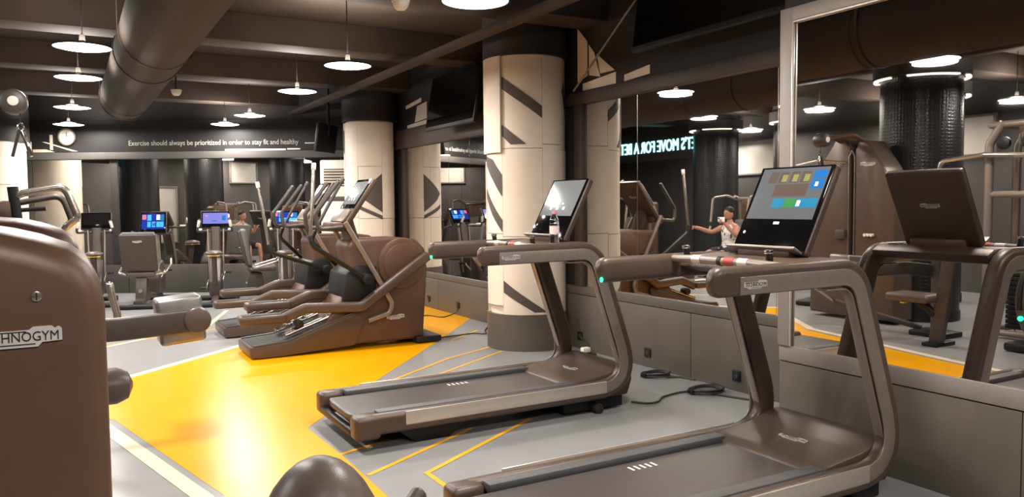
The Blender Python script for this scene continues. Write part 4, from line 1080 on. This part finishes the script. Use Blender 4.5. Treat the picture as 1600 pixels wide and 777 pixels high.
# ------------------------------------------------------------------ the seated person (seen in the mirror)
def person(loc):
    t = thing('person', 'person in white patterned tank top seated at the chest press, holding a phone', 'person', loc)
    def skin(name, verts, edges, m, parent, levels=2, root=0):
        me = bpy.data.meshes.new(name)
        me.from_pydata([v[0] for v in verts], edges, [])
        me.materials.append(MATS[m])
        o = bpy.data.objects.new(name, me); COL.objects.link(o)
        o.parent = parent
        md = o.modifiers.new('skin', 'SKIN'); md.use_smooth_shade = True
        for i, v in enumerate(verts):
            r = v[1] if isinstance(v[1], tuple) else (v[1], v[1])
            me.skin_vertices[0].data[i].radius = r
            me.skin_vertices[0].data[i].use_root = (i == root)
        s = o.modifiers.new('sub', 'SUBSURF'); s.levels = levels; s.render_levels = levels
        return o
    V = [((0, 0, 0.60), (0.13, 0.16)), ((0, 0, 0.76), (0.11, 0.15)), ((0.0, 0, 0.94), (0.12, 0.17)), ((0.0, 0, 1.05), (0.09, 0.13)), ((0.0, 0, 1.12), 0.055), ((0.02, 0, 1.19), 0.06)]
    Ed = [(0, 1), (1, 2), (2, 3), (3, 4), (4, 5)]
    def chain(start, pts):
        i = start
        for p in pts:
            V.append(p); Ed.append((i, len(V)-1)); i = len(V)-1
        return i
    # far arm on the machine grip, near arm raised with the phone
    chain(3, [((0.0, 0.17, 1.035), 0.062), ((0.14, 0.33, 0.93), 0.046), ((0.38, 0.44, 1.02), 0.036), ((0.46, 0.45, 1.03), 0.028)])
    chain(3, [((0.0, -0.17, 1.035), 0.062), ((0.10, -0.27, 0.86), 0.046), ((0.30, -0.20, 1.08), 0.036), ((0.35, -0.17, 1.14), 0.028)])
    for s in (-1, 1):
        chain(0, [((0.06, 0.10*s, 0.58), 0.095), ((0.42, 0.17*s, 0.56), 0.068), ((0.44, 0.18*s, 0.28), 0.055), ((0.43, 0.18*s, 0.09), 0.038), ((0.47, 0.19*s, 0.045), 0.04), ((0.59, 0.20*s, 0.035), 0.03)])
    body = skin('body', V, Ed, 'skin', t)
    # hands: palm and five fingers each
    for c, d in (((0.475, 0.45, 1.03), 1), ((0.355, -0.165, 1.15), -1)):
        hv = [((c[0], c[1], c[2]), (0.026, 0.022))]; he = []
        for k in range(4):
            o_ = -0.03 + 0.02*k
            b0 = len(hv)
            hv += [((c[0]+0.03, c[1]+0.004*d, c[2]+o_), 0.009), ((c[0]+0.055, c[1]-0.012*d, c[2]+o_), 0.0085), ((c[0]+0.045, c[1]-0.034*d, c[2]+o_), 0.008)]
            he += [(0, b0), (b0, b0+1), (b0+1, b0+2)]
        b0 = len(hv)
        hv += [((c[0]+0.005, c[1]-0.026*d, c[2]+0.025), 0.010), ((c[0]+0.03, c[1]-0.045*d, c[2]+0.035), 0.009)]
        he += [(0, b0), (b0, b0+1)]
        skin('hand', hv, he, 'skin', t, 1)
    head = MB().sphere((0.035, 0, 1.285), (0.098, 0.078, 0.118), 20, 14)
    head.sphere((0.128, 0, 1.275), (0.018, 0.014, 0.022), 8, 6)
    for s in (-1, 1): head.sphere((0.025, 0.079*s, 1.28), (0.018, 0.010, 0.03), 8, 6)
    hd = build('head', head, 'skin', t, 80)
    hair = MB().sphere((0.018, 0, 1.325), (0.102, 0.084, 0.095), 20, 12)
    build('hair', hair, 'hair', hd, 80)
    for s in (-1, 1): build('eye', MB().sphere((0.122, 0.03*s, 1.292), (0.008, 0.012, 0.007), 8, 6), 'letter_black', hd)
    build('mouth', MB().sphere((0.122, 0, 1.225), (0.008, 0.025, 0.006), 8, 6), 'pink', hd)
    # tank top follows the trunk
    prof = [(0.145, 0.185, 0.54), (0.135, 0.172, 0.66), (0.125, 0.166, 0.78), (0.135, 0.182, 0.93), (0.118, 0.165, 1.03), (0.085, 0.10, 1.085)]
    vs = []; fs = []; n = 24
    for a, b, z in prof:
        for k in range(n):
            q = 2*pi*k/n
            vs.append((a*math.cos(q), b*math.sin(q), z))
    for i in range(len(prof)-1):
        for k in range(n): fs.append((i*n+k, i*n+(k+1) % n, (i+1)*n+(k+1) % n, (i+1)*n+k))
    build('tank_top', MB().add(vs, fs), 'shirt', t, 80)
    sh = MB()
    for s in (-1, 1):
        sh.tube([(-0.06, 0.07*s, 0.59), (0.10, 0.11*s, 0.58), (0.34, 0.155*s, 0.565)], 0.105, 16, scale=[1.15, 1.05, 0.85])
    build('shorts', sh, 'shorts', t, 80)
    for s in (-1, 1):
        build('shoe', MB().sweep([(0.40, 0.185*s, 0.045), (0.50, 0.19*s, 0.045), (0.64, 0.20*s, 0.035)], rrect(0.09, 0.08, 0.03), (0, 1, 0), rnd=0.02), 'letter_white', t)
    return t
person((-1.52, 10.62, 0))
ph = thing('phone', 'pale phone held up in front of the seated person', 'phone', (-1.14, 10.46, 1.185))
build('phone_body', MB().box((0, 0, 0), (0.012, 0.17, 0.085), bev=0.005), 'white_plastic', ph)
build('camera_bump', MB().box((0.008, 0.055, 0.02), (0.006, 0.03, 0.03), bev=0.002), 'glass_black', ph)

# ------------------------------------------------------------------ sockets and cables
def socket(label, y, z, x=4.563):
    t = thing('wall_socket', label, 'socket', (x, y, z), group='wall sockets')
    build('plate', MB().box((-0.004, 0, 0), (0.012, 0.085, 0.085), bev=0.004), 'black_plastic', t)
    build('socket_well', MB().cyl((-0.008, 0, 0), (-0.0125, 0, 0), 0.024, 18), 'black_rubber', t)
    for s in (-1, 1): build('contact_hole', MB().cyl((-0.0118, 0.009*s, 0), (-0.0132, 0.009*s, 0), 0.003, 8), 'silver', t)
socket('black wall socket nearest the framed mirror, above the larger cable coil', 4.45, 0.125)
socket('black wall socket in the middle of the deep bay', 5.54, 0.135)
socket('black wall socket next to the cream column', 6.62, 0.135)
socket('black wall socket at the far end of the yellow zone', 10.5, 0.13)
socket('black wall socket above the yellow floor, second from the far column', 9.52, 0.14)
socket('black wall socket just left of the near cream column', 8.60, 0.14)
def cable(label, pts, r=0.008, name='power_cable', coil=None):
    t = thing(name, label, 'cable', (pts[0][0], pts[0][1], 0))
    o = Vector((pts[0][0], pts[0][1], 0))
    P = [Vector(p) - o for p in pts]
    # smooth the polyline
    Q = []
    n = len(P)
    for i in range(n-1):
        p0, p1, p2, p3 = P[max(0, i-1)], P[i], P[i+1], P[min(n-1, i+2)]
        for k in range(6):
            s = k/6
            Q.append(0.5*((2*p1) + (p2-p0)*s + (2*p0-5*p1+4*p2-p3)*s*s + (3*p1-p0-3*p2+p3)*s**3))
    Q.append(P[-1])
    build('lead', MB().tube(Q, r, 8), 'cable', t)
    if coil:
        cx, cy, rad, turns = coil
        C = []
        for k in range(int(turns*18)):
            a = 2*pi*k/18
            rr = rad * (1 + 0.09*math.sin(a*0.37+1) + 0.05*math.sin(a*1.7))
            C.append((cx-o.x+rr*math.cos(a), cy-o.y+rr*math.sin(a)*0.75, 0.010+0.010*k/18+0.004*math.sin(a*2)))
        build('coil', MB().tube(C, r, 8), 'cable', t)
        build('plug', MB().box((cx-o.x-rad, cy-o.y+0.02, 0.03), (0.09, 0.05, 0.04), rot=(0, 0, 0.6), bev=0.01), 'black_plastic', t)
cable('grey power cable with loose coil running to the middle treadmill', [(3.63, 4.60, 0.01), (3.70, 4.51, 0.009), (3.80, 4.50, 0.009), (3.95, 4.60, 0.009), (4.20, 4.63, 0.009), (4.30, 4.50, 0.009), (4.42, 4.20, 0.009), (4.50, 4.05, 0.009)], coil=(4.34, 4.55, 0.14, 3.2))
cable('grey cable coil against the wall below the middle socket', [(4.40, 5.10, 0.009), (4.50, 5.05, 0.009), (4.54, 4.9, 0.009)], coil=(4.38, 5.20, 0.12, 3.0))
cable('grey cable coil with white plug beside the cream column', [(4.36, 6.30, 0.009), (4.46, 6.35, 0.009), (4.53, 6.45, 0.06), (4.552, 6.61, 0.133)], coil=(4.36, 6.22, 0.10, 2.6))
cable('thin cable from the nearest elliptical trainer to the wall', [(3.58, 8.0, 0.009), (3.85, 8.02, 0.009), (4.03, 8.05, 0.009), (4.15, 7.95, 0.009), (4.25, 8.15, 0.009), (4.40, 8.37, 0.009), (4.53, 8.55, 0.03), (4.553, 8.60, 0.13)], 0.007)
cable('thin cable lying on the yellow floor near the wall', [(3.58, 9.75, 0.009), (3.9, 9.72, 0.009), (4.19, 9.7, 0.009), (4.28, 9.45, 0.009), (4.45, 9.55, 0.009), (4.54, 9.53, 0.05), (4.553, 9.52, 0.135)], 0.007)
a = thing('power_adapter', 'white power adapter lying on the cable coil beside the cream column', 'adapter', (4.36, 6.24, 0.045))
build('adapter_body', MB().box((0, 0, 0.025), (0.09, 0.06, 0.05), bev=0.012), 'white_plastic', a)
build('adapter_prongs', MB().box((0.05, 0, 0.025), (0.02, 0.02, 0.008)), 'silver', a)
